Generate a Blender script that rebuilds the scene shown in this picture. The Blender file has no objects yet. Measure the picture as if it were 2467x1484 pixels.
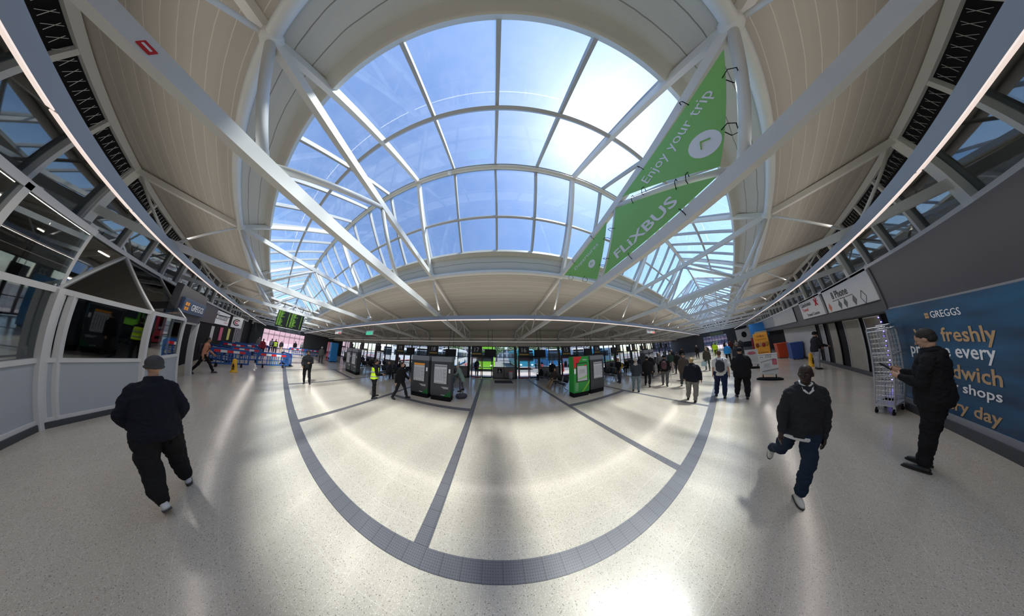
import bpy, math, random
from mathutils import Vector, Matrix, noise
C = bpy.context.scene.collection
random.seed(7)
PI = math.pi
R = math.radians
# ---------------------------------------------------------------- camera, sky, sun, exposure
H = 2.22
cam = bpy.data.cameras.new('camera'); camo = bpy.data.objects.new('camera', cam); C.objects.link(camo)
bpy.context.scene.camera = camo
YAW, PITCH, ROLL = 0.07176670, 0.18646441, 0.01724361
B0 = Matrix(((1,0,0),(0,0,-1),(0,1,0)))
camo.matrix_world = Matrix.Translation((0,0,H)) @ (Matrix.Rotation(YAW,3,'Z') @ Matrix.Rotation(PITCH,3,'X') @ B0 @ Matrix.Rotation(ROLL,3,'Z')).to_4x4()
cam.type = 'PANO'; cam.panorama_type = 'FISHEYE_LENS_POLYNOMIAL'
cam.sensor_fit = 'HORIZONTAL'; cam.sensor_width = 24.67; cam.sensor_height = 14.84
cam.fisheye_fov = 2*PI
for i, k in enumerate((0, 4.81573105e-1, -4.41376093e-2, 2.06012859e-3, -3.89383181e-5)):
    setattr(cam, 'fisheye_polynomial_k%d' % i, -k)
cam.shift_x = (1233.5-1165.03)/2467
cam.shift_y = (812.86-742)/1484
cam.clip_start = 0.02; cam.clip_end = 500

sc = bpy.context.scene
sc.view_settings.view_transform = 'Standard'; sc.view_settings.look = 'None'
sc.view_settings.gamma = 1; sc.view_settings.use_curve_mapping = False
sc.view_settings.exposure = 1.4
sc.cycles.max_bounces = 8; sc.cycles.diffuse_bounces = 5; sc.cycles.glossy_bounces = 4
sc.cycles.transparent_max_bounces = 16; sc.cycles.transmission_bounces = 4
sc.cycles.caustics_reflective = False; sc.cycles.caustics_refractive = False
sc.cycles.sample_clamp_indirect = 6.0
sc.cycles.use_denoising = True

SUN = Vector((0.475,-0.20,0.857)).normalized()
w = bpy.data.worlds.new('sky'); sc.world = w; w.use_nodes = True
wn = w.node_tree; sky = wn.nodes.new('ShaderNodeTexSky'); sky.sky_type = 'NISHITA'
sky.sun_disc = False
sky.sun_elevation = math.asin(SUN.z); sky.sun_rotation = math.atan2(SUN.x, SUN.y)
sky.air_density = 1.0; sky.dust_density = 0.5; sky.ozone_density = 4.0
wn.links.new(sky.outputs[0], wn.nodes['Background'].inputs[0])
wn.nodes['Background'].inputs[1].default_value = 0.105
sun = bpy.data.lights.new('sun','SUN'); suno = bpy.data.objects.new('sun', sun); C.objects.link(suno)
sun.energy = 3.0; sun.angle = R(7.5); sun.color = (1.0,0.93,0.82)
suno.rotation_euler = SUN.to_track_quat('Z','Y').to_euler()

# ---------------------------------------------------------------- materials
FILLW = 34
MATS = {}
def mat(name, col, rough=0.6, metal=0.0, spec=0.5, emit=None, es=1.0, bump=None, var=0.0, scale=3.0, coat=0.0):
    if name in MATS: return MATS[name]
    m = bpy.data.materials.new(name); m.use_nodes = True; n = m.node_tree
    b = n.nodes['Principled BSDF']
    b.inputs['Base Color'].default_value = (*col,1); b.inputs['Roughness'].default_value = rough
    b.inputs['Metallic'].default_value = metal; b.inputs['Specular IOR Level'].default_value = spec
    if coat: b.inputs['Coat Weight'].default_value = coat
    if emit: b.inputs['Emission Color'].default_value = (*emit,1); b.inputs['Emission Strength'].default_value = es
    tc = n.nodes.new('ShaderNodeTexCoord')
    ns = n.nodes.new('ShaderNodeTexNoise'); ns.inputs['Scale'].default_value = scale; ns.inputs['Detail'].default_value = 3
    n.links.new(tc.outputs['Object'], ns.inputs['Vector'])
    v = var or 0.04
    mx = n.nodes.new('ShaderNodeMixRGB'); mx.blend_type = 'MIX'
    mx.inputs[1].default_value = (*[c*(1-v) for c in col],1); mx.inputs[2].default_value = (*[min(1,c*(1+v)) for c in col],1)
    n.links.new(ns.outputs['Fac'], mx.inputs[0]); n.links.new(mx.outputs[0], b.inputs['Base Color'])
    if bump:
        n2 = n.nodes.new('ShaderNodeTexNoise'); n2.inputs['Scale'].default_value = bump[0]; n2.inputs['Detail'].default_value = 4
        n.links.new(tc.outputs['Object'], n2.inputs['Vector'])
        bp = n.nodes.new('ShaderNodeBump'); bp.inputs['Strength'].default_value = bump[1]; bp.inputs['Distance'].default_value = 0.02
        n.links.new(n2.outputs['Fac'], bp.inputs['Height']); n.links.new(bp.outputs[0], b.inputs['Normal'])
    MATS[name] = m
    return m
def glass(name, tint=(0.93,0.97,1), refl=0.10, haze=0.0, rough=0.02):
    m = bpy.data.materials.new(name); m.use_nodes = True; n = m.node_tree
    for x in list(n.nodes): n.nodes.remove(x)
    o = n.nodes.new('ShaderNodeOutputMaterial'); t = n.nodes.new('ShaderNodeBsdfTransparent'); t.inputs[0].default_value = (*tint,1)
    g = n.nodes.new('ShaderNodeBsdfGlossy'); g.inputs['Roughness'].default_value = rough; g.inputs[0].default_value = (1,1,1,1)
    lw = n.nodes.new('ShaderNodeLayerWeight'); lw.inputs[0].default_value = 0.35
    mr = n.nodes.new('ShaderNodeMapRange'); mr.inputs['To Min'].default_value = refl*0.6; mr.inputs['To Max'].default_value = min(1,refl*3)
    n.links.new(lw.outputs['Facing'], mr.inputs['Value'])
    mx = n.nodes.new('ShaderNodeMixShader'); n.links.new(mr.outputs[0], mx.inputs[0]); n.links.new(t.outputs[0], mx.inputs[1]); n.links.new(g.outputs[0], mx.inputs[2])
    last = mx
    if haze:
        tr = n.nodes.new('ShaderNodeBsdfTranslucent'); tr.inputs[0].default_value = (1,1,1,1)
        tc = n.nodes.new('ShaderNodeTexCoord'); ns = n.nodes.new('ShaderNodeTexNoise'); ns.inputs['Scale'].default_value = 1.6; ns.inputs['Detail'].default_value = 8; ns.inputs['Roughness'].default_value = 0.7
        n.links.new(tc.outputs['Object'], ns.inputs['Vector'])
        m2 = n.nodes.new('ShaderNodeMapRange'); m2.inputs['From Min'].default_value = 0.35; m2.inputs['From Max'].default_value = 0.75
        m2.inputs['To Min'].default_value = haze*0.5; m2.inputs['To Max'].default_value = haze*1.8; n.links.new(ns.outputs['Fac'], m2.inputs['Value'])
        m3 = n.nodes.new('ShaderNodeMixShader'); n.links.new(m2.outputs[0], m3.inputs[0]); n.links.new(mx.outputs[0], m3.inputs[1]); n.links.new(tr.outputs[0], m3.inputs[2])
        last = m3
    n.links.new(last.outputs[0], o.inputs[0])
    MATS[name] = m
    return m
WHITE = mat('white_painted_steel', (0.74,0.73,0.70), 0.45, var=0.05)
FRAME = mat('pale_grey_frame', (0.42,0.42,0.42), 0.45)
CREAM = mat('cream_painted_steel', (0.60,0.57,0.50), 0.5)
DARK = mat('black_metal', (0.018,0.018,0.022), 0.4)
DGREY = mat('dark_grey_panel', (0.055,0.058,0.066), 0.5)
FASC = mat('fascia_grey', (0.055,0.055,0.065), 0.55, var=0.15, scale=0.8)
MGREY = mat('mid_grey_panel', (0.24,0.25,0.27), 0.5)
SILV = mat('galvanised_wire', (0.55,0.57,0.60), 0.35, metal=0.6)
BLK = mat('matt_black', (0.008,0.008,0.010), 0.85, spec=0.2)
GLASSM = glass('clear_glass', refl=0.10)
GLASSD = glass('shop_glass', tint=(0.55,0.6,0.62), refl=0.10)
GLASSS = glass('skylight_glass', tint=(0.80,0.91,1.0), refl=0.06, haze=0.035)
WHT = mat('white_print', (0.85,0.85,0.86), 0.5)
TXTB = mat('black_print', (0.02,0.02,0.02), 0.6)
RED = mat('signal_red', (0.62,0.02,0.03), 0.45)
GREEN = mat('bus_green', (0.02,0.30,0.045), 0.4)
LIME = mat('banner_green', (0.25,0.56,0.15), 0.55)

# ---------------------------------------------------------------- mesh helpers
class MB:
    def __init__(s): s.v = []; s.f = []
    def add(s, vs, fs):
        k = len(s.v); s.v += [tuple(v) for v in vs]; s.f += [tuple(i+k for i in f) for f in fs]; return s
    def box(s, x0,x1,y0,y1,z0,z1):
        vs = [(x,y,z) for z in (z0,z1) for y in (y0,y1) for x in (x0,x1)]
        return s.add(vs, [(0,2,3,1),(4,5,7,6),(0,1,5,4),(2,6,7,3),(0,4,6,2),(1,3,7,5)])
    def bbox(s, x0,x1,y0,y1,z0,z1,b=0.01):   # box with its vertical and top edges chamfered
        vs=[]
        for z,i in ((z0,b),(z0+b,0),(z1-b,0),(z1,b)):
            X0,X1,Y0,Y1=x0+i,x1-i,y0+i,y1-i
            vs += [(X0+b,Y0,z),(X1-b,Y0,z),(X1,Y0+b,z),(X1,Y1-b,z),(X1-b,Y1,z),(X0+b,Y1,z),(X0,Y1-b,z),(X0,Y0+b,z)]
        fs=[tuple(range(7,-1,-1)), tuple(range(24,32))]
        for l in range(3):
            for j in range(8): fs.append((l*8+j,l*8+(j+1)%8,(l+1)*8+(j+1)%8,(l+1)*8+j))
        return s.add(vs,fs)
    def beam(s, a, b, w, h, up=(0,0,1)):
        a=Vector(a); b=Vector(b); d=(b-a).normalized(); u=Vector(up)
        if abs(d.dot(u))>0.99: u=Vector((1,0,0))
        r=d.cross(u).normalized()*w/2; u=r.normalized().cross(d)*h/2
        vs=[p+i*r+j*u for p in (a,b) for j in (-1,1) for i in (-1,1)]
        return s.add(vs,[(0,1,3,2),(4,6,7,5),(0,4,5,1),(2,3,7,6),(0,2,6,4),(1,5,7,3)])
    def tube(s, a, b, r, n=10, r1=None):
        return s.path([a,b],[r, r if r1 is None else r1],n)
    def path(s, pts, rad, n=10, flat=None, side=None):
        pts=[Vector(p) for p in pts]
        if not isinstance(rad,(list,tuple)): rad=[rad]*len(pts)
        vs=[]; prev=None
        for i,p in enumerate(pts):
            d=(pts[min(i+1,len(pts)-1)]-pts[max(i-1,0)]).normalized()
            if prev is None:
                a=Vector(side) if side else (Vector((0,0,1)) if abs(d.z)<0.9 else Vector((1,0,0)))
            else: a=prev
            a=(a-d*a.dot(d)).normalized(); c=d.cross(a); prev=a
            fl=flat or 1
            for j in range(n):
                t=2*PI*j/n; vs.append(p+rad[i]*(math.cos(t)*a+math.sin(t)*c*fl))
        m=len(pts); fs=[tuple(range(n-1,-1,-1)), tuple(range((m-1)*n,m*n))]
        for l in range(m-1):
            for j in range(n): fs.append((l*n+j,l*n+(j+1)%n,(l+1)*n+(j+1)%n,(l+1)*n+j))
        return s.add(vs,fs)
    def limb(s, pts, rad, n=10, side=None, flat=None):   # tube with rounded ends
        pts=[Vector(p) for p in pts]; rad=list(rad)
        d0=(pts[0]-pts[1]).normalized(); d1=(pts[-1]-pts[-2]).normalized()
        P=[pts[0]+d0*rad[0]*0.95,pts[0]+d0*rad[0]*0.6]+pts+[pts[-1]+d1*rad[-1]*0.6,pts[-1]+d1*rad[-1]*0.95]
        Q=[rad[0]*0.3,rad[0]*0.8]+rad+[rad[-1]*0.8,rad[-1]*0.3]
        return s.path(P,Q,n,flat=flat,side=side)
    def ell(s, c, r, n=12, m=8, rot=None):
        c=Vector(c); vs=[]
        for i in range(1,m):
            t=PI*i/m
            for j in range(n):
                u=2*PI*j/n; p=Vector((r[0]*math.sin(t)*math.cos(u), r[1]*math.sin(t)*math.sin(u), -r[2]*math.cos(t)))
                vs.append(c+(rot@p if rot else p))
        b=Vector((0,0,-r[2])); t=Vector((0,0,r[2]))
        vs += [c+(rot@b if rot else b), c+(rot@t if rot else t)]; fs=[]
        for i in range(m-2):
            for j in range(n): fs.append((i*n+j,i*n+(j+1)%n,(i+1)*n+(j+1)%n,(i+1)*n+j))
        q=(m-1)*n
        for j in range(n): fs.append((q,(j+1)%n,j)); fs.append((q+1,(m-2)*n+j,(m-2)*n+(j+1)%n))
        return s.add(vs,fs)
    def rings(s, rs, n=16):     # horizontal-ish elliptical rings (centre, rx, ry)
        vs=[]
        for c,rx,ry in rs:
            for j in range(n):
                t=2*PI*j/n; vs.append((c[0]+rx*math.cos(t), c[1]+ry*math.sin(t), c[2]))
        m=len(rs); fs=[tuple(range(n-1,-1,-1)), tuple(range((m-1)*n,m*n))]
        for l in range(m-1):
            for j in range(n): fs.append((l*n+j,l*n+(j+1)%n,(l+1)*n+(j+1)%n,(l+1)*n+j))
        return s.add(vs,fs)
    def prism(s, pts, vec):
        pts=[Vector(p) for p in pts]; v=Vector(vec); n=len(pts)
        fs=[tuple(range(n-1,-1,-1)), tuple(range(n,2*n))]+[(i,(i+1)%n,n+(i+1)%n,n+i) for i in range(n)]
        return s.add(pts+[p+v for p in pts],fs)
    def quad(s,a,b,c,d): return s.add([a,b,c,d],[(0,1,2,3)])
    def build(s, name, m, parent=None, smooth=False, label=None, fix=False):
        me=bpy.data.meshes.new(name); me.from_pydata(s.v,[],s.f); me.materials.append(m)
        if fix or True:
            import bmesh
            bm=bmesh.new(); bm.from_mesh(me); bmesh.ops.recalc_face_normals(bm,faces=bm.faces); bm.to_mesh(me); bm.free()
        if smooth:
            for p in me.polygons: p.use_smooth=True
        o=bpy.data.objects.new(name,me); C.objects.link(o)
        if parent: o.parent=parent
        if label: o['label']=label
        return o
def thing(name,label,cat,loc=(0,0,0),rz=0.0,group=None):
    o=bpy.data.objects.new(name,None); C.objects.link(o); o.location=loc; o.rotation_euler=(0,0,rz)
    o.empty_display_size=0.2
    o['label']=label; o['category']=cat
    if group: o['group']=group
    return o
def tag(o,label,cat,group=None):
    o['label']=label; o['category']=cat
    if group: o['group']=group
    return o
def struct(o,label=None):
    o['kind']='structure'
    if label: o['label']=label
    return o
def dup(root,loc,rz,label,group=None):
    def cp(o,par):
        c=o.copy(); C.objects.link(c)
        if par: c.parent=par
        for ch in o.children: cp(ch,c)
        return c
    r=cp(root,None); r.location=loc; r.rotation_euler=(0,0,rz); r['label']=label
    if group: r['group']=group
    return r
TEXTS=[]
def text(s, parent, m, loc, xdir, updir, width=None, height=None, name='lettering', center=True, depth=0.004, bold=0.0, shear=0):
    TEXTS.append((s,parent,m,Vector(loc),Vector(xdir).normalized(),Vector(updir).normalized(),width,height,name,center,depth,bold,shear))
ORD=['first','second','third','fourth','fifth','sixth','seventh','eighth','ninth','tenth','eleventh','twelfth','thirteenth','fourteenth','fifteenth']
# ---------------------------------------------------------------- floor
def floor_mat():
    m=bpy.data.materials.new('terrazzo'); m.use_nodes=True; n=m.node_tree; L=n.links; b=n.nodes['Principled BSDF']
    geo=n.nodes.new('ShaderNodeNewGeometry'); pos=geo.outputs['Position']
    ns=n.nodes.new('ShaderNodeTexNoise'); ns.inputs['Scale'].default_value=0.9; ns.inputs['Detail'].default_value=3; L.new(pos,ns.inputs['Vector'])
    base=n.nodes.new('ShaderNodeMixRGB'); base.inputs[1].default_value=(0.44,0.40,0.33,1); base.inputs[2].default_value=(0.54,0.495,0.415,1); L.new(ns.outputs['Fac'],base.inputs[0])
    col=base.outputs[0]
    for sc_,thr,c,f in ((95,0.16,(0.26,0.22,0.17,1),0.55),(70,0.15,(0.80,0.76,0.68,1),0.6),(38,0.075,(0.10,0.085,0.07,1),0.7),(50,0.10,(0.5,0.40,0.28,1),0.6)):
        vo=n.nodes.new('ShaderNodeTexVoronoi'); vo.inputs['Scale'].default_value=sc_; L.new(pos,vo.inputs['Vector'])
        lt=n.nodes.new('ShaderNodeMath'); lt.operation='LESS_THAN'; lt.inputs[1].default_value=thr+0.1; L.new(vo.outputs['Distance'],lt.inputs[0])
        mu=n.nodes.new('ShaderNodeMath'); mu.operation='MULTIPLY'; mu.inputs[1].default_value=f; L.new(lt.outputs[0],mu.inputs[0])
        mx=n.nodes.new('ShaderNodeMixRGB'); L.new(mu.outputs[0],mx.inputs[0]); L.new(col,mx.inputs[1]); mx.inputs[2].default_value=c; col=mx.outputs[0]
    # pale joints every 0.39 m, fine and patchy
    sp=n.nodes.new('ShaderNodeSeparateXYZ'); L.new(pos,sp.inputs[0]); js=[]
    for ax,off in (('X',0.0),('Y',0.17)):
        a=n.nodes.new('ShaderNodeMath'); a.operation='SUBTRACT'; a.inputs[1].default_value=off-39; L.new(sp.outputs[ax],a.inputs[0])
        md=n.nodes.new('ShaderNodeMath'); md.operation='MODULO'; md.inputs[1].default_value=0.39; L.new(a.outputs[0],md.inputs[0])
        lt=n.nodes.new('ShaderNodeMath'); lt.operation='LESS_THAN'; lt.inputs[1].default_value=0.0035; L.new(md.outputs[0],lt.inputs[0]); js.append(lt)
    mm=n.nodes.new('ShaderNodeMath'); mm.operation='MAXIMUM'; L.new(js[0].outputs[0],mm.inputs[0]); L.new(js[1].outputs[0],mm.inputs[1])
    n3=n.nodes.new('ShaderNodeTexNoise'); n3.inputs['Scale'].default_value=0.7; L.new(pos,n3.inputs['Vector'])
    mu=n.nodes.new('ShaderNodeMath'); mu.operation='MULTIPLY'; L.new(mm.outputs[0],mu.inputs[0]); L.new(n3.outputs['Fac'],mu.inputs[1])
    mx=n.nodes.new('ShaderNodeMixRGB'); L.new(mu.outputs[0],mx.inputs[0]); L.new(col,mx.inputs[1]); mx.inputs[2].default_value=(0.72,0.69,0.62,1)
    L.new(mx.outputs[0],b.inputs['Base Color'])
    rr=n.nodes.new('ShaderNodeMapRange'); rr.inputs['To Min'].default_value=0.11; rr.inputs['To Max'].default_value=0.24; L.new(ns.outputs['Fac'],rr.inputs['Value']); L.new(rr.outputs[0],b.inputs['Roughness'])
    b.inputs['Specular IOR Level'].default_value=0.55
    return m
FLOORM=floor_mat()
struct(MB().box(-36,52,-9.5,9.0,-0.1,0.0).build('floor',FLOORM),'cream terrazzo tile floor of the concourse')
# grey tactile strips: base plus studs
def tactile_mat():
    m=bpy.data.materials.new('grey_tactile'); m.use_nodes=True; n=m.node_tree; L=n.links; b=n.nodes['Principled BSDF']
    geo=n.nodes.new('ShaderNodeNewGeometry'); sp=n.nodes.new('ShaderNodeSeparateXYZ'); L.new(geo.outputs['Position'],sp.inputs[0])
    def grid(ax,off,per,thr):
        a=n.nodes.new('ShaderNodeMath'); a.operation='SUBTRACT'; a.inputs[1].default_value=off-200*per; L.new(sp.outputs[ax],a.inputs[0])
        md=n.nodes.new('ShaderNodeMath'); md.operation='MODULO'; md.inputs[1].default_value=per; L.new(a.outputs[0],md.inputs[0])
        lt=n.nodes.new('ShaderNodeMath'); lt.operation='LESS_THAN'; lt.inputs[1].default_value=thr; L.new(md.outputs[0],lt.inputs[0]); return lt
    dx=grid('X',0.004,0.025,0.013); dy=grid('Y',0.158,0.025,0.013)
    dot=n.nodes.new('ShaderNodeMath'); dot.operation='MULTIPLY'; L.new(dx.outputs[0],dot.inputs[0]); L.new(dy.outputs[0],dot.inputs[1])
    jx=grid('X',0.0,0.20,0.005); jy=grid('Y',0.155,0.205,0.005)
    j=n.nodes.new('ShaderNodeMath'); j.operation='MAXIMUM'; L.new(jx.outputs[0],j.inputs[0]); L.new(jy.outputs[0],j.inputs[1])
    m1=n.nodes.new('ShaderNodeMixRGB'); m1.inputs[1].default_value=(0.135,0.135,0.15,1); m1.inputs[2].default_value=(0.09,0.09,0.10,1); L.new(dot.outputs[0],m1.inputs[0])
    m2=n.nodes.new('ShaderNodeMixRGB'); L.new(j.outputs[0],m2.inputs[0]); L.new(m1.outputs[0],m2.inputs[1]); m2.inputs[2].default_value=(0.05,0.05,0.05,1)
    L.new(m2.outputs[0],b.inputs['Base Color']); b.inputs['Roughness'].default_value=0.42
    bp=n.nodes.new('ShaderNodeBump'); bp.inputs['Strength'].default_value=0.5; bp.inputs['Distance'].default_value=0.003; L.new(dot.outputs[0],bp.inputs['Height']); L.new(bp.outputs[0],b.inputs['Normal'])
    return m
TACT=tactile_mat()
tn=0
def strip(x0,x1,y0,y1,lab):
    global tn; tn+=1
    struct(MB().box(x0,x1,y0,y1,0.0,0.004).build('trim_%d'%tn,TACT),lab)
strip(-34,44,0.155,0.36,'wide dark grey tactile strip running the length of the hall')
for x in (-0.755,3.315,-5.02,7.42,-9.33,11.7,-13.6,16.0,-17.9,20.3): strip(x,x+0.18,0.36,8.7,'grey tactile strip crossing towards the gates')
for a,b in ((-4.84,-0.755),(3.495,7.42),(-13.42,-9.33),(11.88,16.0),(-22,-17.9),(20.5,24.6)): strip(a,b,3.62,3.80,'grey tactile strip in front of the timetable kiosks')
strip(-34,-9.5,-4.3,-3.9,'dark skirting strip by the shops') if 0 else None

# ---------------------------------------------------------------- roof
def soffit_mat(name,col,axis,per,line,linecol):
    m=bpy.data.materials.new(name); m.use_nodes=True; n=m.node_tree; L=n.links; b=n.nodes['Principled BSDF']
    geo=n.nodes.new('ShaderNodeNewGeometry'); sp=n.nodes.new('ShaderNodeSeparateXYZ'); L.new(geo.outputs['Position'],sp.inputs[0])
    wob=n.nodes.new('ShaderNodeTexNoise'); wob.inputs['Scale'].default_value=2.0; L.new(geo.outputs['Position'],wob.inputs['Vector'])
    wm=n.nodes.new('ShaderNodeMath'); wm.operation='MULTIPLY'; wm.inputs[1].default_value=0.03; L.new(wob.outputs['Fac'],wm.inputs[0])
    a=n.nodes.new('ShaderNodeMath'); a.operation='ADD'; L.new(sp.outputs[axis],a.inputs[0]); L.new(wm.outputs[0],a.inputs[1])
    a2=n.nodes.new('ShaderNodeMath'); a2.operation='ADD'; a2.inputs[1].default_value=300*per; L.new(a.outputs[0],a2.inputs[0])
    md=n.nodes.new('ShaderNodeMath'); md.operation='MODULO'; md.inputs[1].default_value=per; L.new(a2.outputs[0],md.inputs[0])
    lt=n.nodes.new('ShaderNodeMath'); lt.operation='LESS_THAN'; lt.inputs[1].default_value=line; L.new(md.outputs[0],lt.inputs[0])
    ns=n.nodes.new('ShaderNodeTexNoise'); ns.inputs['Scale'].default_value=1.3; ns.inputs['Detail'].default_value=5
    mp=n.nodes.new('ShaderNodeMapping'); mp.inputs['Scale'].default_value=(3,0.25,1) if axis=='X' else (0.25,3,3)
    L.new(geo.outputs['Position'],mp.inputs[0]); L.new(mp.outputs[0],ns.inputs['Vector'])
    mx=n.nodes.new('ShaderNodeMixRGB'); mx.inputs[1].default_value=(*[c*0.82 for c in col],1); mx.inputs[2].default_value=(*[c*1.14 for c in col],1); L.new(ns.outputs['Fac'],mx.inputs[0])
    m2=n.nodes.new('ShaderNodeMixRGB'); L.new(lt.outputs[0],m2.inputs[0]); L.new(mx.outputs[0],m2.inputs[1]); m2.inputs[2].default_value=(*linecol,1)
    L.new(m2.outputs[0],b.inputs['Base Color']); b.inputs['Roughness'].default_value=0.6
    sn=n.nodes.new('ShaderNodeMath'); sn.operation='PINGPONG'; sn.inputs[1].default_value=per/2; L.new(a2.outputs[0],sn.inputs[0])
    bp=n.nodes.new('ShaderNodeBump'); bp.inputs['Strength'].default_value=0.35; bp.inputs['Distance'].default_value=0.06; L.new(sn.outputs[0],bp.inputs['Height']); L.new(bp.outputs[0],b.inputs['Normal'])
    return m
SOFN=soffit_mat('profiled_soffit',(0.475,0.44,0.385),'Y',0.21,0.010,(0.66,0.62,0.55))
SOFB=soffit_mat('board_soffit',(0.57,0.545,0.495),'Y',0.155,0.008,(0.25,0.23,0.20))
NY,NZ=2.29,4.80     # purlin node
SKY_Z=5.33; RY,RZ=0.1,6.97
YN,YF=-1.84,2.02    # glazing edges
X0,X1=-34.8,46.0
SK=[(-33.2,-21.3),(-17.1,12.1),(16.06,43.0)]   # ridge extents of the three rooflights
HIP=1.8
def slab(pts,name,m,lab,t=0.08):
    n=(Vector(pts[1])-Vector(pts[0])).cross(Vector(pts[2])-Vector(pts[0])).normalized()
    if n.z<0: n=-n
    return struct(MB().prism(pts,n*t).build(name,m),lab)
slab([(X0,-4.72,4.70),(X1,-4.72,4.70),(X1,-NY,NZ+0.06),(X0,-NY,NZ+0.06)],'ceiling',SOFN,'profiled beige soffit on the shop side')
prof=[(NY,NZ+0.06),(4.35,4.62),(6.3,4.50),(8.4,4.46),(8.85,3.85),(9.15,3.72)]
for i in range(len(prof)-1):
    (a,za),(b,zb)=prof[i],prof[i+1]
    slab([(X0,a,za),(X1,a,za),(X1,b,zb),(X0,b,zb)],'ceiling',SOFN,'profiled beige soffit over the gates')
slab([(X0,-NY,NZ+0.06),(X1,-NY,NZ+0.06),(X1,YN,SKY_Z),(X0,YN,SKY_Z)],'ceiling',SOFB,'sloping boarded soffit below the near rooflight edge')
slab([(X0,NY,NZ+0.06),(X1,NY,NZ+0.06),(X1,YF,SKY_Z),(X0,YF,SKY_Z)],'ceiling',SOFB,'sloping boarded soffit below the far rooflight edge')
prevx=X0
for (a,b) in SK+[(X1+HIP,X1+HIP)]:
    xa=a-HIP
    if xa-prevx>0.02: slab([(prevx,YN,SKY_Z),(xa,YN,SKY_Z),(xa,YF,SKY_Z),(prevx,YF,SKY_Z)],'ceiling',SOFB,'flat soffit between two rooflights')
    prevx=b+HIP
# cream edge trim round glazing
TRX=[-2.0+4.46*k for k in range(-7,11)]
wn_=0
for si,(a,b) in enumerate(SK):
    wn_+=1
    lab=['left end rooflight','long pitched rooflight overhead','right end rooflight'][si]
    root=bpy.data.objects.new('window_%d'%wn_,None); C.objects.link(root); struct(root,lab+' of glass in pale frames')
    g=MB(); xa,xb=a-HIP,b+HIP
    g.quad((xa,YN,SKY_Z),(xb,YN,SKY_Z),(b,RY,RZ),(a,RY,RZ)); g.quad((xa,YF,SKY_Z),(a,RY,RZ),(b,RY,RZ),(xb,YF,SKY_Z))
    g.add([(xa,YN,SKY_Z),(a,RY,RZ),(xa,YF,SKY_Z)],[(0,1,2)]); g.add([(xb,YN,SKY_Z),(xb,YF,SKY_Z),(b,RY,RZ)],[(0,1,2)])
    g.build('pane',GLASSS,root)
    f=MB(); r=MB()
    # edge curbs
    for y in (YN,YF): r.beam((xa,y,SKY_Z-0.02),(xb,y,SKY_Z-0.02),0.22,0.10)
    for x in (xa,xb): r.beam((x,YN,SKY_Z-0.02),(x,YF,SKY_Z-0.02),0.12,0.10)
    f.beam((a,RY,RZ),(b,RY,RZ),0.16,0.12)
    for x,q in ((a,xa),(b,xb)):
        for y in (YN,YF): f.beam((x,RY,RZ-0.03),(q,y,SKY_Z),0.07,0.1)
        f.beam((x,RY,RZ-0.03),(q,RY,SKY_Z),0.05,0.08)
    # rafters every 1.115 m
    k0=math.ceil((xa+0.2-(-2.0))/1.115); x=-2.0+1.115*k0
    while x<xb-0.1:
        for y in (YN,YF):
            top=(x,RY,RZ-0.04)
            if x<a: t=(x-xa)/HIP; top=(x,y+(RY-y)*t,SKY_Z+(RZ-SKY_Z)*t)
            if x>b: t=(xb-x)/HIP; top=(x,y+(RY-y)*t,SKY_Z+(RZ-SKY_Z)*t)
            f.beam((x,y,SKY_Z-0.02),top,0.055,0.10)
        x+=1.115
    for y,zz in ((-0.94+0.02,6.02),(1.20,5.98)):
        t=(zz-SKY_Z)/(RZ-SKY_Z); f.beam((xa+HIP*t,y,zz-0.02),(xb-HIP*t,y,zz-0.02),0.06,0.08)
    f.build('window_frame',FRAME,root); r.build('window_curb',CREAM,root)
# purlin tubes
for y,lab in ((-NY,'thick white roof tube along the shop side'),(NY,'thick white roof tube along the gate side')):
    tag(MB().tube((X0,y,NZ-0.02),(X1,y,NZ-0.02),0.075,14).build('roof_tube',WHITE,smooth=True),lab,'roof tube')
tag(MB().tube((X0,RY,RZ-0.16),(X1,RY,RZ-0.16),0.05,12).build('roof_tube',CREAM,smooth=True),'cream roof tube under the rooflight ridge','roof tube')
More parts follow.
